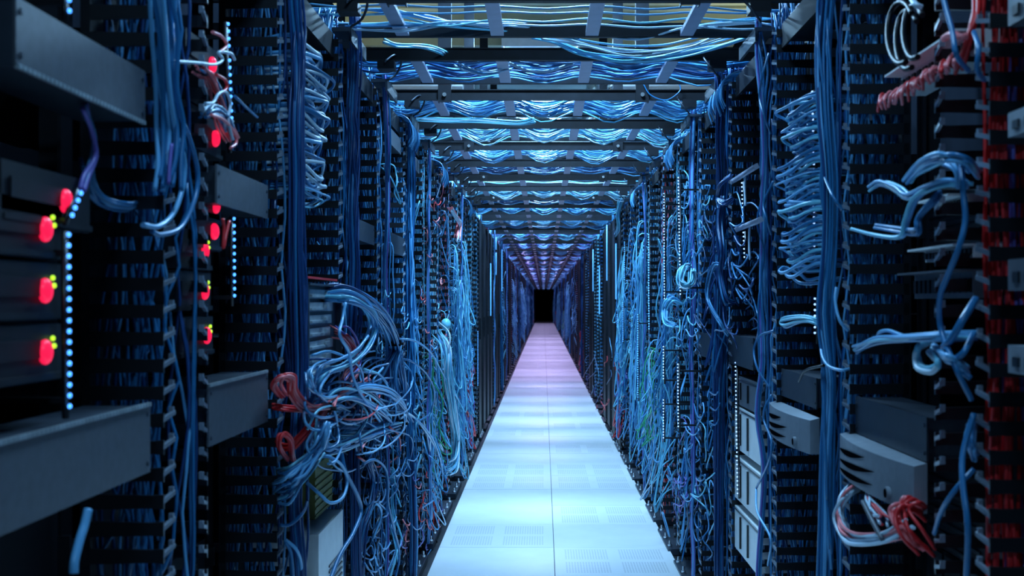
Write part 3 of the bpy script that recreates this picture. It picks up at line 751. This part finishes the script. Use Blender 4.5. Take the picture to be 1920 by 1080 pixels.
# ------------------------------------------------------------------ single cables and hand-laid bundles
def cable(pts, r, col, label, group=None, b=.02, sub=7, name='cable', cat='cable', world=False):
    P = pts if world else [WP(*(list(q) + [b] if len(q) == 2 else q)) for q in pts]
    o = obj(name, MB().tube(spline(P, sub), r, 8).mesh('cable', [col]))
    return tag(o, label, cat, group)
def bunch(pts, n, rad, r, cols, label, group=None, b=.02, name='cable_bundle', seed=0, flare=0, world=False):
    R = random.Random(seed + len(label)); P = np.array(pts if world else [WP(*(list(q) + [b] if len(q) == 2 else q)) for q in pts]); m = MB(); N = len(P)
    for i in range(n):
        o1 = np.array([R.gauss(0, 1), R.gauss(0, 1), R.gauss(0, 1)]) * rad * .6
        Q = []
        for j, p in enumerate(P):
            e = 1 + flare * (abs(j / (N - 1) - .5) * 2)
            Q.append(p + (o1 + np.array([R.gauss(0, 1), R.gauss(0, 1), R.gauss(0, 1)]) * rad * .3) * e)
        m.tube(spline(Q, 6), r, 6, R.randrange(len(cols)))
    return tag(obj(name, m.mesh('bunch', cols)), label, 'cables', group, 'stuff')
BB = ['blue_light', 'blue', 'blue_light', 'cyan']
# left, first duct
bunch([(300, -30), (308, 60), (314, 150), (320, 230), (318, 300), (312, 350)], 9, .010, .0042, ['blue', 'blue_light', 'blue'], 'loose blue cables running down the front of the first left duct', b=.015)
cable([(318, -20), (322, 60), (322, 130), (334, 205), (355, 260), (370, 320), (366, 370), (340, 425), (302, 440), (285, 434)], .0042, 'blue', 'blue cable looping widest right of the first left duct, back at its lower end')
cable([(304, -20), (312, 80), (318, 170), (330, 250), (345, 300), (342, 352), (325, 400), (298, 424), (268, 422)], .0042, 'blue_light', 'blue cable looping inside the wider one at the first left duct')
cable([(322, 270), (318, 310), (316, 345)], .003, 'violet', 'short violet cable end under the loops at the first left duct')
bunch([(150, 200), (170, 250), (175, 290), (158, 330), (148, 355)], 4, .008, .0038, ['blue', 'blue_light', 'violet'], 'faint blue cables above the slanting light strip at the upper left', b=-.03)
bunch([(160, 300), (172, 350), (195, 378), (235, 388), (255, 380)], 6, .008, .0035, ['blue_light', 'blue'], 'blue cables curving right just above the dotted light strip', b=-.05)
cable([(165, 955), (158, 985), (150, 1010), (140, 1050), (138, 1075)], .006, 'blue_light', 'thick pale cable end hanging at the lower left below the large panel', b=.0)
for i, (pts, c, lab) in enumerate((
    ([(325, 115), (370, 118), (402, 121), (417, 112), (410, 98), (432, 100), (440, 112)], 'pale', 'pale curled cable high in the second left rack'),
    ([(385, 194), (400, 192), (410, 176), (424, 173), (432, 195), (428, 225), (436, 262)], 'pale', 'pale hooked cable beside the upper dotted strip of the left row'),
    ([(398, 60), (415, 68), (425, 85), (412, 98)], 'pink', 'pink short cable high in the second left rack'),
    ([(395, 215), (420, 225), (440, 250), (443, 268), (432, 278)], 'pink', 'pink cable curling round the foot of the upper dotted strip'),
    ([(405, 140), (422, 150), (425, 165), (415, 175)], 'red', 'red cable bit right under the upper red switch of the second left rack'),
    ([(418, 410), (420, 430), (419, 465), (424, 440), (430, 415)], 'red', 'red cable hanging just below the grey panel of the second left rack'),
    ([(440, 180), (460, 200), (482, 220)], 'blue', 'straight dark cable slanting behind the upper dotted strip'))):
    cable(pts, .003, c, lab, b=.015)
bunch([(380, 130), (400, 150), (415, 190), (425, 230), (440, 262)], 9, .012, .0026, ['blue', 'blue_light', 'red', 'pink'], 'mixed thin cords around the hooked pale cable of the left row', b=.0)
bunch([(385, 215), (400, 205), (418, 215), (430, 240)], 8, .008, .0028, ['blue_light', 'pale', 'blue'], 'small knot of light blue cords by the upper dotted strip of the left row', b=.005)
# the big tangle of the left row
bunch([(590, 552, -.02), (635, 545, .03), (680, 560, .07), (715, 590, .08), (738, 635, .06), (746, 690, .05), (756, 745, .04), (748, 795, .04)], 24, .017, .0036, ['blue', 'blue_light', 'blue_dark', 'blue'], 'thick arched blue bundle from the metal chassis over to two black ties')
bunch([(590, 560, -.02), (650, 560, .08), (692, 580, .11), (703, 612, .11), (688, 652, .1), (652, 682, .09), (612, 695, .07), (590, 722, .05), (580, 760, .02)], 8, .012, .004, ['blue_light', 'cyan', 'blue_light', 'blue'], 'light blue cables looping in front of the arched bundle in the left row')
bunch([(741, 650, .05), (722, 690, .04), (700, 735, .02)], 7, .008, .0032, ['blue'], 'blue cables splaying down left from the upper black tie')
bunch([(741, 650, .05), (736, 700, .05), (742, 750, .05), (760, 790, .03)], 12, .018, .0032, ['blue', 'blue_light'], 'blue cables fanning down between the two black ties', flare=.5)
bunch([(640, 745, .08), (690, 728, .1), (735, 738, .09), (760, 765, .07), (760, 800, .04)], 10, .009, .0038, ['blue_light', 'blue', 'blue_light'], 'light blue arch reaching the lower black tie from the left')
bunch([(600, 760, .06), (640, 735, .09), (690, 750, .09), (730, 785, .07), (700, 800, .05), (640, 800, .04)], 10, .02, .0036, BB, 'wide blue loops in the middle of the left tangle')
bunch([(585, 690, .0), (600, 730, .06), (630, 740, .07), (670, 735, .07)], 6, .012, .0034, BB, 'blue cords sweeping out under the metal chassis')
bunch([(748, 798, .05), (700, 812, .06), (650, 832, .07), (610, 840, .06), (590, 800, .04)], 10, .016, .0036, BB, 'blue cables running left from the lower black tie')
bunch([(605, 800, .09), (600, 830, .1), (590, 855, .09), (565, 880, .07), (540, 898, .04), (525, 905, .0)], 11, .013, .0036, BB, 'blue cables fanning from the tangle down to the second left duct', flare=.7)
bunch([(600, 850, .07), (575, 885, .06), (545, 925, .03), (525, 935, .0)], 8, .012, .0036, BB, 'lower blue cables fanning into the second left duct')
bunch([(604, 806, .1), (612, 800, .12), (606, 830, .11), (600, 850, .08)], 6, .006, .004, ['blue_light', 'cyan'], 'knotted light blue cable heads over the olive box')
bunch([(690, 862, .03), (700, 900, .03), (695, 950, .03), (680, 1000, .02), (672, 1090, .0)], 16, .014, .0034, ['blue_dark', 'blue', 'red_deep', 'blue_dark'], 'dark blue cable column hanging below the left tangle')
singles = [
    ([(648, 568, .1), (642, 600, .1), (637, 628, .11), (655, 662, .11), (660, 700, .1), (678, 742, .1), (712, 790, .08)], 'blue_light', 'light blue cable snaking down the middle of the left tangle'),
    ([(748, 635, .06), (779, 640, .1), (808, 662, .12), (833, 706, .1), (866, 762, .06)], 'blue_light', 'light blue cable arching right from the upper black tie'),
    ([(750, 671, .05), (776, 680, .09), (801, 703, .1), (814, 734, .1), (808, 772, .06), (785, 790, .03)], 'blue', 'blue cable arching right below the upper black tie'),
    ([(760, 770, .06), (792, 797, .1), (814, 829, .11), (828, 875, .1), (829, 908, .08), (816, 935, .05), (790, 953, .01)], 'blue_light', 'light blue cable swinging down right from the lower black tie'),
    ([(750, 785, .06), (770, 778, .08), (795, 805, .08), (822, 850, .06), (835, 880, .04)], 'pale', 'pale cable just right of the lower black tie'),
    ([(575, 905, .04), (598, 925, .07), (620, 943, .09), (643, 932, .1), (651, 900, .1), (640, 872, .1), (618, 857, .09), (602, 856, .07)], 'blue_light', 'blue cable making a round loop in front of the olive box'),
    ([(640, 850, .08), (648, 885, .09), (668, 925, .1), (677, 958, .1), (662, 1000, .1), (638, 1040, .1), (618, 1090, .1)], 'blue', 'thick blue cable hanging across the pale server to the bottom edge'),
    ([(680, 870, .06), (702, 862, .08), (722, 878, .09), (728, 910, .09), (728, 945, .08), (738, 990, .08), (749, 1040, .07), (740, 1090, .05)], 'blue', 'blue cable arching then hanging down to the bottom edge right of the server'),
    ([(576, 900, .03), (577, 935, .04), (567, 962, .04), (545, 983, .02), (525, 985, .0)], 'blue', 'blue cable curving left into the foot of the second left duct'),
    ([(535, 1012, .02), (555, 1030, .04), (564, 1055, .04), (565, 1090, .03)], 'blue_light', 'blue cable at the bottom edge before the second left duct'),
    ([(535, 1015, .02), (546, 1040, .03), (550, 1090, .03)], 'blue', 'second blue cable at the bottom edge, left of the lighter one'),
    ([(563, 688, .0), (585, 690, .04), (612, 682, .07), (640, 672, .09), (670, 655, .1), (690, 630, .11)], 'blue_light', 'light blue cable reaching left out of the tangle under the chassis'),
    ([(560, 725, .0), (580, 715, .04), (578, 745, .05), (577, 700, .06), (595, 688, .07)], 'blue_light', 'light blue cable hooking near the red tied bundle'),
    ([(690, 970, .03), (705, 945, .05), (715, 965, .05), (700, 1010, .03)], 'blue_light', 'small light blue loop low in the left row'),
    ([(862, 570, .03), (875, 600, .06), (880, 640, .07), (872, 690, .07), (878, 730, .06), (888, 700, .05)], 'blue_light', 'thin light blue cable hanging in a long bow halfway along the left row'),
    ([(866, 530, .03), (870, 560, .05), (866, 600, .05), (858, 630, .02)], 'blue_light', 'thin light blue cable above the long bow in the left row'),
    ([(835, 1000, .0, ), (838, 1022, .03), (826, 1030, .04), (818, 1015, .03), (800, 1005, .0)], 'cord_black', 'thin black cord end lying at the left floor edge'),
]
for pts, c, lab in singles:
    cable([p[:3] for p in pts], .0042 if 'thick' not in lab else .0055, c, lab, 'loose cables of the left tangle')
RD = ['red', 'red', 'pink']
bunch([(530, 742, .02), (516, 722, .03), (528, 706, .05), (545, 712, .06), (548, 740, .06), (575, 765, .07), (612, 764, .08)], 8, .007, .0034, RD, 'red cables looping at the second left duct and tied in the tangle')
bunch([(612, 764, .08), (585, 795, .07), (560, 825, .05), (542, 838, .03), (520, 835, .0)], 8, .006, .0034, ['red', 'red', 'red_deep'], 'red cables running down left from the red tie')
bunch([(540, 862, .02), (525, 838, .04), (530, 814, .05), (546, 825, .06), (549, 850, .05), (552, 865, .03)], 4, .004, .0034, RD, 'lowest red cable loop at the second left duct')
bunch([(612, 764, .08), (632, 745, .08), (660, 728, .07), (690, 715, .05)], 7, .010, .003, ['red', 'pink', 'violet'], 'red cables spreading right from the red tie', flare=.6)
bunch([(600, 772, .06), (540, 768, .03), (512, 765, .0)], 6, .005, .003, ['red'], 'red cables straight left from the red tie into the duct')
bunch([(628, 620, .02), (645, 625, .05), (664, 650, .05), (668, 690, .05), (650, 720, .05), (670, 740, .04)], 9, .014, .003, ['pink', 'red', 'pink', 'violet'], 'pink and red cords coming down beside the chassis')
bunch([(690, 750, .02), (700, 775, .03), (705, 800, .02)], 7, .016, .003, ['red', 'red_deep'], 'dark red cords behind the blue arch')
def tie(px, py, b, rad, label, h=.012):
    p = WP(px, py, b); m = MB().cyl((0, 0, -h), rad, 'z', 2 * h, 12).cyl((rad * .9, 0, -.003), .006, 'x', .012, 6)
    tag(obj('cable_tie', m.mesh('cable_tie', ['cord_black']), None, tuple(p)), label, 'cable tie')
tie(740, 643, .058, .024, 'upper black tie holding the arched blue bundle'); tie(750, 793, .045, .022, 'lower black tie below the arched blue bundle'); tie(612, 764, .08, .014, 'black tie round the red cables')
# loose random cables filling the tangle
R = random.Random(99); m = MB(); cols = ['blue', 'blue_light', 'cyan', 'blue_dark', 'red', 'pink']
for i in range(62):
    cx, cy = R.uniform(590, 745), R.uniform(700, 850); pts = []
    a = R.uniform(0, 6.28); rr = R.uniform(25, 60)
    for j in range(R.randrange(4, 7)):
        a += R.uniform(.5, 1.1)
        pts.append(WP(min(770, max(572, cx + rr * math.cos(a) * 1.1)), min(900, max(660, cy + rr * math.sin(a))), max(-.02, .05 + .05 * math.sin(a + i))))
    m.tube(spline(pts, 6), R.choice((.003, .0036)), 5, 0 if R.random() < .35 else R.randrange(6) if R.random() < .5 else 1)
tag(obj('cable_tangle', m.mesh('tangle', cols)), 'confused mass of blue and red cords under the chassis in the left row', 'cables', None, 'stuff')
R = random.Random(123)
for (n, xr, yr, lab, cols, sd, rr_) in ((34, (690, 770), (800, 1060), 'short blue cord loops along the ducts below the left tangle', ['blue', 'blue_light', 'blue_light'], 1, 22), (22, (760, 830), (880, 1030), 'reddish and blue cords near the left floor edge', ['red', 'blue', 'pink', 'blue_light', 'violet'], 2, 18),
                        (24, (700, 790), (520, 760), 'small cord loops on the ducts right of the arched bundle', ['blue', 'blue_light', 'cyan'], 3, 16), (26, (1300, 1345), (700, 1000), 'blue cord loops low on the ducts of the right row', ['blue', 'cyan', 'blue_light', 'blue'], 4, 22),
                        (30, (1300, 1420), (360, 640), 'dark blue cord loops at mid height in the right row', ['blue_dark', 'blue'], 5, 26), (20, (1255, 1300), (780, 960), 'grey and blue cords hanging near the right floor edge', ['blue_light', 'violet', 'panel_grey'], 6, 22),
                        (22, (1100, 1180), (640, 790), 'mixed cords low and far in the right row', ['red', 'blue', 'violet', 'blue_light'], 7, 14), (26, (1260, 1330), (330, 640), 'cyan cord loops between dotted strips of the right row', ['cyan', 'blue_light', 'blue'], 8, 18), (16, (800, 850), (560, 700), 'pale cord loops halfway along the left row', ['cyan', 'blue_light', 'pink'], 9, 10), (14, (790, 835), (330, 560), 'reddish cords high and halfway along the left row', ['red', 'pink', 'blue'], 10, 10)):
    m = MB()
    for i in range(n):
        cx, cy = R.uniform(*xr), R.uniform(*yr); a = R.uniform(0, 6.28); q = rr_ * R.uniform(.5, 1.2); pts = []
        for j in range(R.randrange(4, 6)):
            a += R.uniform(.5, .9); pts.append(WP(cx + q * .7 * math.cos(a), cy + q * 1.2 * math.sin(a), .02 + .03 * math.sin(a)))
        pts[0] = WP(cx + q * .3, cy + q * .4, -.07); pts.append(WP(cx + q * R.uniform(-1, 1), cy + q * 2.2, .0)); pts.append(WP(cx + q * R.uniform(-.5, .5), cy + q * 3, -.07))
        m.tube(spline(pts, 5), .003, 5, R.randrange(len(cols)))
    tag(obj('cord_loops', m.mesh('cord_loops', cols)), lab, 'cables', None, 'stuff')
# thicker light bundle hanging halfway along the left row
bunch([(822, 628, .02), (836, 650, .09), (838, 700, .1), (845, 760, .1), (855, 820, .1), (850, 870, .09), (835, 885, .05)], 22, .026, .0042, ['cyan', 'cyan', 'blue_light', 'pale'], 'bright cyan cable curtain hanging halfway along the left row')
tag(obj('cable_knot', MB().ball(tuple(WP(836, 608, .05)), .03, .035, .035, 10, 7).mesh('cable_knot', ['cyan'])), 'round light blue cable knot above the bright cyan cable curtain', 'cables')
bunch([(845, 392, .05), (853, 405, .06), (862, 420, .05), (857, 450, .04)], 9, .014, .005, ['pink', 'pale', 'pink'], 'pink and white cord cluster high along the left row')
bunch([(1166, 372, .05), (1160, 400, .07), (1163, 425, .05), (1158, 440, .04)], 9, .02, .005, ['pale', 'cyan', 'blue_light'], 'light blue cord cluster high and far in the right row')

# right row, first rack
g = 'arching cords of the first right rack'
bunch([(1705, 336, .03), (1718, 322, .05), (1742, 303, .07), (1778, 291, .07), (1812, 298, .05), (1834, 322, .0)], 7, .007, .0036, BB, 'light blue cables arching high over the patch panel of the right row')
bunch([(1632, 352, .02), (1652, 342, .04), (1680, 352, .05), (1702, 368, .05), (1735, 352, .06), (1770, 342, .05), (1815, 342, .02)], 5, .006, .0034, ['blue_light', 'cyan'], 'light blue cables stretching left to a flat loop in the right row')
bunch([(1600, 430, .03), (1643, 441, .05), (1690, 444, .06), (1700, 415, .06), (1718, 371, .06), (1755, 349, .05), (1812, 341, .0)], 2, .003, .004, ['blue_light', 'cyan'], 'two light blue cables running far left under the arch in the right row')
bunch([(1640, 429, .03), (1680, 437, .05), (1718, 441, .06), (1722, 415, .06), (1750, 380, .05), (1762, 368, .03)], 3, .006, .0036, ['blue', 'blue_light'], 'blue cables doubling back under the arch in the right row')
bunch([(1775, 300, .04), (1795, 320, .04), (1806, 350, .03)], 4, .006, .0036, ['blue_light'], 'blue cables falling from the arch of the right row')
cable([(1802, 300, .04), (1806, 360, .05), (1810, 415, .05), (1796, 470, .06), (1776, 520, .06), (1762, 560, .06), (1764, 615, .05), (1790, 685, .05), (1822, 750, .02)], .0045, 'blue', 'long thick blue cable hanging through the first right rack')
cable([(1826, 775, .02), (1806, 850, .04), (1806, 910, .05), (1815, 990, .05), (1812, 1090, .04)], .0045, 'blue', 'blue cable hanging to the bottom edge at the first right duct')
cable([(1826, 880, .02), (1790, 920, .05), (1765, 960, .05), (1752, 1000, .03)], .004, 'blue', 'blue cable slanting down left from the first right duct')
cable([(1830, 560, .01), (1805, 600, .04), (1785, 634, .05), (1770, 650, .05)], .006, 'blue', 'thick blue cable slanting down to the horizontal bundle in the right row')
cable([(1826, 625, .01), (1808, 660, .04), (1790, 680, .04), (1820, 710, .02)], .005, 'blue', 'bent blue cable right of the white cable loops')
cable([(1765, -20, .06), (1775, 20, .06), (1786, 60, .06), (1794, 105, .06), (1816, 132, .02)], .0042, 'blue', 'straight blue cable dropping from the top edge near the black loops')
cable([(1826, 60, .02), (1835, 90, .03), (1832, 130, .03), (1846, 150, .0)], .004, 'blue', 'short blue cable on the upper first right duct')
bunch([(1602, 654, .02), (1618, 648, .04), (1645, 634, .05), (1700, 635, .06), (1760, 631, .05), (1826, 630, .0)], 6, .006, .0036, BB, 'horizontal light blue bundle across the first right rack')
cable([(1650, 636, .04), (1648, 625, .05), (1665, 620, .05), (1695, 630, .05), (1730, 632, .04)], .0036, 'blue_light', 'light blue cable arching over the horizontal bundle of the right row')
bunch([(1740, 640, .03), (1720, 655, .05), (1718, 675, .05), (1728, 690, .05), (1750, 692, .05), (1756, 680, .05), (1746, 655, .04)], 3, .005, .005, ['pale', 'cyan'], 'white cable loops below the horizontal bundle of the right row')
bunch([(1760, 655, .03), (1775, 668, .05), (1790, 675, .05), (1815, 695, .02)], 3, .006, .005, ['pale', 'blue_light'], 'pale cable stubs right of the white cable loops')
bunch([(1828, 790, .0), (1822, 830, .02), (1830, 860, .0)], 4, .01, .0036, ['blue', 'blue_light'], 'blue cords on the front of the first right duct, below the middle')
R = random.Random(41)
for i, (cx, cy, rx_, ry_) in enumerate(((1690, 62, 26, 58), (1702, 75, 22, 55), (1714, 60, 20, 50))):
    pts = [(cx + rx_ * math.cos(a), cy + ry_ * math.sin(a), .05 + .02 * math.sin(a)) for a in [1.2 + q * .55 for q in range(9)]]
    cable(pts, .005, 'cord_black', 'glossy black cable loop at the upper right, %s from the left' % ORD[i], 'black cable loops')
cable([(1708, -5, .06), (1716, 8, .07), (1728, 14, .06)], .005, 'pale', 'short pale cable end at the top edge right of the black loops')
# pink and red cords over the patch panel
m = MB(); R = random.Random(17)
for i in range(22):
    t = i / 21; px = 1800 - 140 * t; py = 108 + 78 * t
    pts = [WP(px + 12, py + 2, -.05), WP(px + R.uniform(-8, 4), py - 4 + R.uniform(-6, 4), .0), WP(px - 14 + R.uniform(-8, 4), py + 8 + R.uniform(-5, 5), .03), WP(px - 12 + R.uniform(-5, 5), py + 22 + R.uniform(0, 22) * t, .02)]
    m.tube(spline(pts, 5), .0032, 5, R.randrange(4))
tag(obj('patch_cords', m.mesh('red_cords', ['red', 'pink', 'pink', 'red'])), 'pink and red patch cords spilling over the upper right patch panel', 'cables', None, 'stuff')
bunch([(1800, 130, .0), (1815, 80, .01), (1830, 30, .0), (1832, -10, -.02)], 4, .008, .0036, ['red_deep', 'red'], 'red cables rising behind the pink cords at the upper right')
cable([(1770, 72, .02), (1785, 64, .03), (1800, 70, .03), (1812, 68, .02)], .006, 'pink', 'pale pink connector above the pink cords')
# red and white loops under the larger vented cover
bunch([(1618, 905, .0), (1590, 925, .04), (1574, 955, .05), (1580, 990, .06), (1610, 1004, .06), (1660, 1000, .06), (1700, 985, .05)], 7, .010, .0034, ['red', 'pink', 'pink', 'pale'], 'red and pink cable loops under the larger vented cover')
bunch([(1600, 905, .0), (1578, 930, .04), (1574, 970, .05), (1592, 1012, .06), (1640, 1012, .06), (1685, 1000, .05)], 5, .007, .0034, ['pale', 'pink', 'pale'], 'pale cable loops under the larger vented cover')
bunch([(1635, 905, .0), (1628, 940, .03), (1645, 970, .04), (1655, 985, .05)], 6, .016, .003, ['pink', 'red', 'pale', 'red'], 'short red cords hanging straight under the larger vented cover')
bunch([(1725, 955, .0), (1700, 945, .04), (1680, 965, .06), (1700, 1000, .05), (1730, 1030, .01)], 12, .013, .0034, ['red', 'red', 'pink'], 'red cable knot right of the loops under the vented cover')
cable([(1618, 940, .06), (1635, 975, .07), (1655, 1012, .07)], .0045, 'panel_grey', 'grey strap slanting across the red loops')
# right row, farther cables
for pts, c, lab in (
    ([(1540, 640, .02), (1541, 665, .04), (1552, 685, .04), (1575, 694, .04), (1592, 692, .02)], 'blue_light', 'light blue cable bowing right across the thick blue bundle'),
    ([(1568, 540, .04), (1566, 565, .05), (1574, 600, .05), (1590, 620, .03)], 'blue_light', 'light blue cable curving at the front of the second right duct'),
    ([(1545, 330, .03), (1560, 365, .05), (1580, 395, .03)], 'blue', 'blue cable crossing the thick bundle beside the patch cords'),
    ([(1452, 620, .01), (1425, 630, .04), (1414, 655, .05), (1420, 690, .05), (1445, 730, .02)], 'blue', 'blue cable bowing left above the smaller vented cover'),
    ([(1447, 740, .02), (1434, 765, .04), (1433, 790, .04), (1447, 830, .04), (1440, 870, .04), (1418, 915, .02)], 'blue', 'blue cable hanging left of the smaller vented cover'),
    ([(1442, 100, .03), (1430, 140, .05), (1424, 180, .05), (1432, 215, .05), (1445, 250, .02)], 'blue', 'blue cable bowing left high on the third right duct'),
    ([(1450, 340, .02), (1432, 380, .04), (1437, 410, .04), (1446, 440, .02)], 'blue', 'blue cable on the third right duct beside the looped cords'),
    ([(1418, 915, .02), (1420, 960, .04), (1445, 1010, .04), (1440, 1060, .03)], 'blue_light', 'light blue cable low beside the pale servers'),
    ([(1498, 715, .03), (1510, 695, .04), (1545, 685, .04)], 'cord_black', 'thin black cord over the smaller dark panel')):
    cable(pts, .0034, c, lab, 'loose cables of the right row')
bunch([(1548, 622, .0), (1530, 606, .04), (1500, 602, .05), (1470, 612, .05), (1465, 600, .05), (1500, 595, .05), (1530, 600, .04), (1542, 615, .01)], 4, .005, .0034, ['cyan', 'blue_light'], 'bright blue cord loops below the dotted strip of the right row')
for (x0, y0, x1, y1, lab) in ((1300, 560, 1345, 640, 'blue cords bowing in an S, nearer the floor tiles'),):
    pass
bunch([(1370, 330, .03), (1352, 345, .06), (1345, 370, .06), (1358, 380, .05), (1375, 372, .02)], 8, .007, .0034, ['blue', 'blue_dark'], 'dark blue hook of cables high in the fourth right duct')
bunch([(1352, 370, .04), (1350, 420, .05), (1356, 470, .05), (1352, 510, .05), (1362, 560, .04), (1375, 568, .01)], 7, .009, .0034, ['blue', 'blue_dark'], 'dark blue cables waving down the fourth right duct')
bunch([(1360, 500, .03), (1342, 495, .06), (1330, 520, .07), (1330, 560, .07), (1350, 600, .05), (1365, 625, .02)], 7, .008, .0034, ['blue', 'blue_light'], 'blue cables bowing left at the fourth right duct')
bunch([(1275, 570, .05), (1258, 560, .1), (1248, 580, .12), (1250, 605, .12), (1268, 612, .08)], 9, .012, .004, ['cyan', 'blue_light'], 'cyan hook of cables among the dotted strips')
bunch([(1290, 500, .04), (1278, 505, .09), (1276, 530, .1), (1295, 535, .06), (1300, 510, .04)], 10, .014, .0038, ['cyan', 'pale'], 'bright cyan knot of cords right of a dotted strip')
# swooping cables under and over the first trays
def sw(pts, n, lab, cols=('cyan', 'pale', 'blue_light'), rad=.012, r=.0034):
    bunch([AT(*p) for p in pts], n, rad, r, list(cols), lab, 'cables looping over the first trays', world=True)
sw([(560, 25, 3.4), (665, 22, 3.42), (730, 24, 3.45), (800, 38, 3.5), (850, 45, 3.55), (925, 50, 3.6), (1000, 62, 3.62), (1080, 72, 3.64)], 6, 'bright cables crossing the first tray from the upper left')
sw([(640, 48, 3.44), (760, 52, 3.46), (850, 42, 3.52), (960, 44, 3.6), (1100, 58, 3.62), (1200, 66, 3.62), (1290, 50, 3.58), (1400, 36, 3.5), (1450, 40, 3.45)], 3, 'cable pair sagging across the first tray to the right')
sw([(990, 66, 3.66), (1040, 80, 3.8), (1090, 100, 3.9), (1160, 113, 3.94), (1230, 112, 3.94), (1300, 98, 3.9), (1370, 80, 3.8), (1420, 60, 3.7)], 7, 'bright cables swooping deep between the first and second trays')
sw([(1010, 62, 3.66), (1090, 80, 3.76), (1170, 96, 3.8), (1240, 94, 3.8), (1300, 80, 3.76), (1350, 68, 3.7), (1420, 50, 3.7)], 4, 'upper cables swooping between the first and second trays')
sw([(715, 74, 3.7), (745, 84, 3.74), (790, 84, 3.8), (820, 92, 3.9), (850, 110, 4.0)], 3, 'pale cables dipping at the left between the first two trays', ('pale', 'cyan'))
sw([(850, 122, 4.0), (880, 136, 4.05), (920, 140, 4.1), (960, 130, 4.1)], 4, 'pale cables dipping under the second tray left of the middle', ('pale', 'blue_light'))
sw([(955, 118, 4.0), (990, 132, 4.1), (1030, 132, 4.1), (1075, 118, 4.05)], 2, 'thin pale cable hanging in the second tray near the middle', ('pale',), .003)
sw([(1206, 156, 4.7), (1220, 178, 4.7), (1250, 187, 4.7), (1275, 170, 4.7), (1273, 155, 4.7)], 1, 'single dark cable hanging in a loop behind the second tray', ('blue',), .001, .0026)
sw([(780, 222, 5.4), (840, 226, 5.42), (900, 226, 5.42), (970, 232, 5.44), (1000, 226, 5.4)], 8, 'pale blue cables in front of the fourth tray at the left', ('cyan', 'pale'), .008)
# cable fringes falling over the rack tops beside the trays
def fringe(seed):
    R = random.Random(seed); m = MB()
    for i in range(14):
        y = -.15 + .3 * i / 13
        pts = [(-.12, y + R.uniform(-.02, .02), .03), (-.03, y, .045), (.03, y + R.uniform(-.01, .01), .02), (.045, y + R.uniform(-.01, .01), -.04), (.03, y + R.uniform(-.02, .02), -.07 - R.random() * .03)]
        m.tube(spline(pts, 4), .003, 5, R.randrange(3))
    return m.mesh('fringe', ['blue_light', 'blue', 'blue_light'])
fr = [fringe(i) for i in range(3)]
edge_me = MB().box(-.05, .01, -.14, .14, 0, .012).box(.002, .01, -.14, .14, -.03, .012).box(-.05, -.02, -.03, .03, .012, .05).mesh('edge_bracket', ['dark_steel'])
clip_me = MB().box(-.03, .03, -.03, .03, 0, .03).tube(spline([(0, -.05, .02), (.03, -.02, .05), (.05, .02, .04), (.03, .05, .0), (0, .03, -.03)], 4), .004, 5, 1).mesh('clamp', ['black_metal', 'dark_steel'])
for side in (-1, 1):
    X, rz = place(side)
    for k in range(1, 10):
        y = 3.186 + TW2 + .772 * (k - 1)
        o = obj('edge_bracket', edge_me, None, (X - side * .03, y + .1, RACKH + .01), rz); tag(o, '%s grey edge bracket on top of the %s row, counted from the camera' % (ORD[k - 1], ROW[side]), 'bracket', 'edge brackets of the %s row' % ROW[side])
        o = obj('clamp', clip_me, None, (X - side * .06, y - .2, RACKH + .02), rz); tag(o, '%s clamp holding a tray on the %s row, counted from the camera' % (ORD[k - 1], ROW[side]), 'clamp', 'tray clamps of the %s row' % ROW[side])
        if k in ((3, 5, 8) if side < 0 else (2, 4, 7)):
            o = obj('cable_fringe', fr[k % 3], None, (X, dy(side, k + 1) - .02, 2.08), rz); tag(o, '%s fringe of blue cables falling over the top edge of the %s row' % (ORD[k - 2], ROW[side]), 'cables', 'cable fringes of the %s row' % ROW[side], 'stuff')
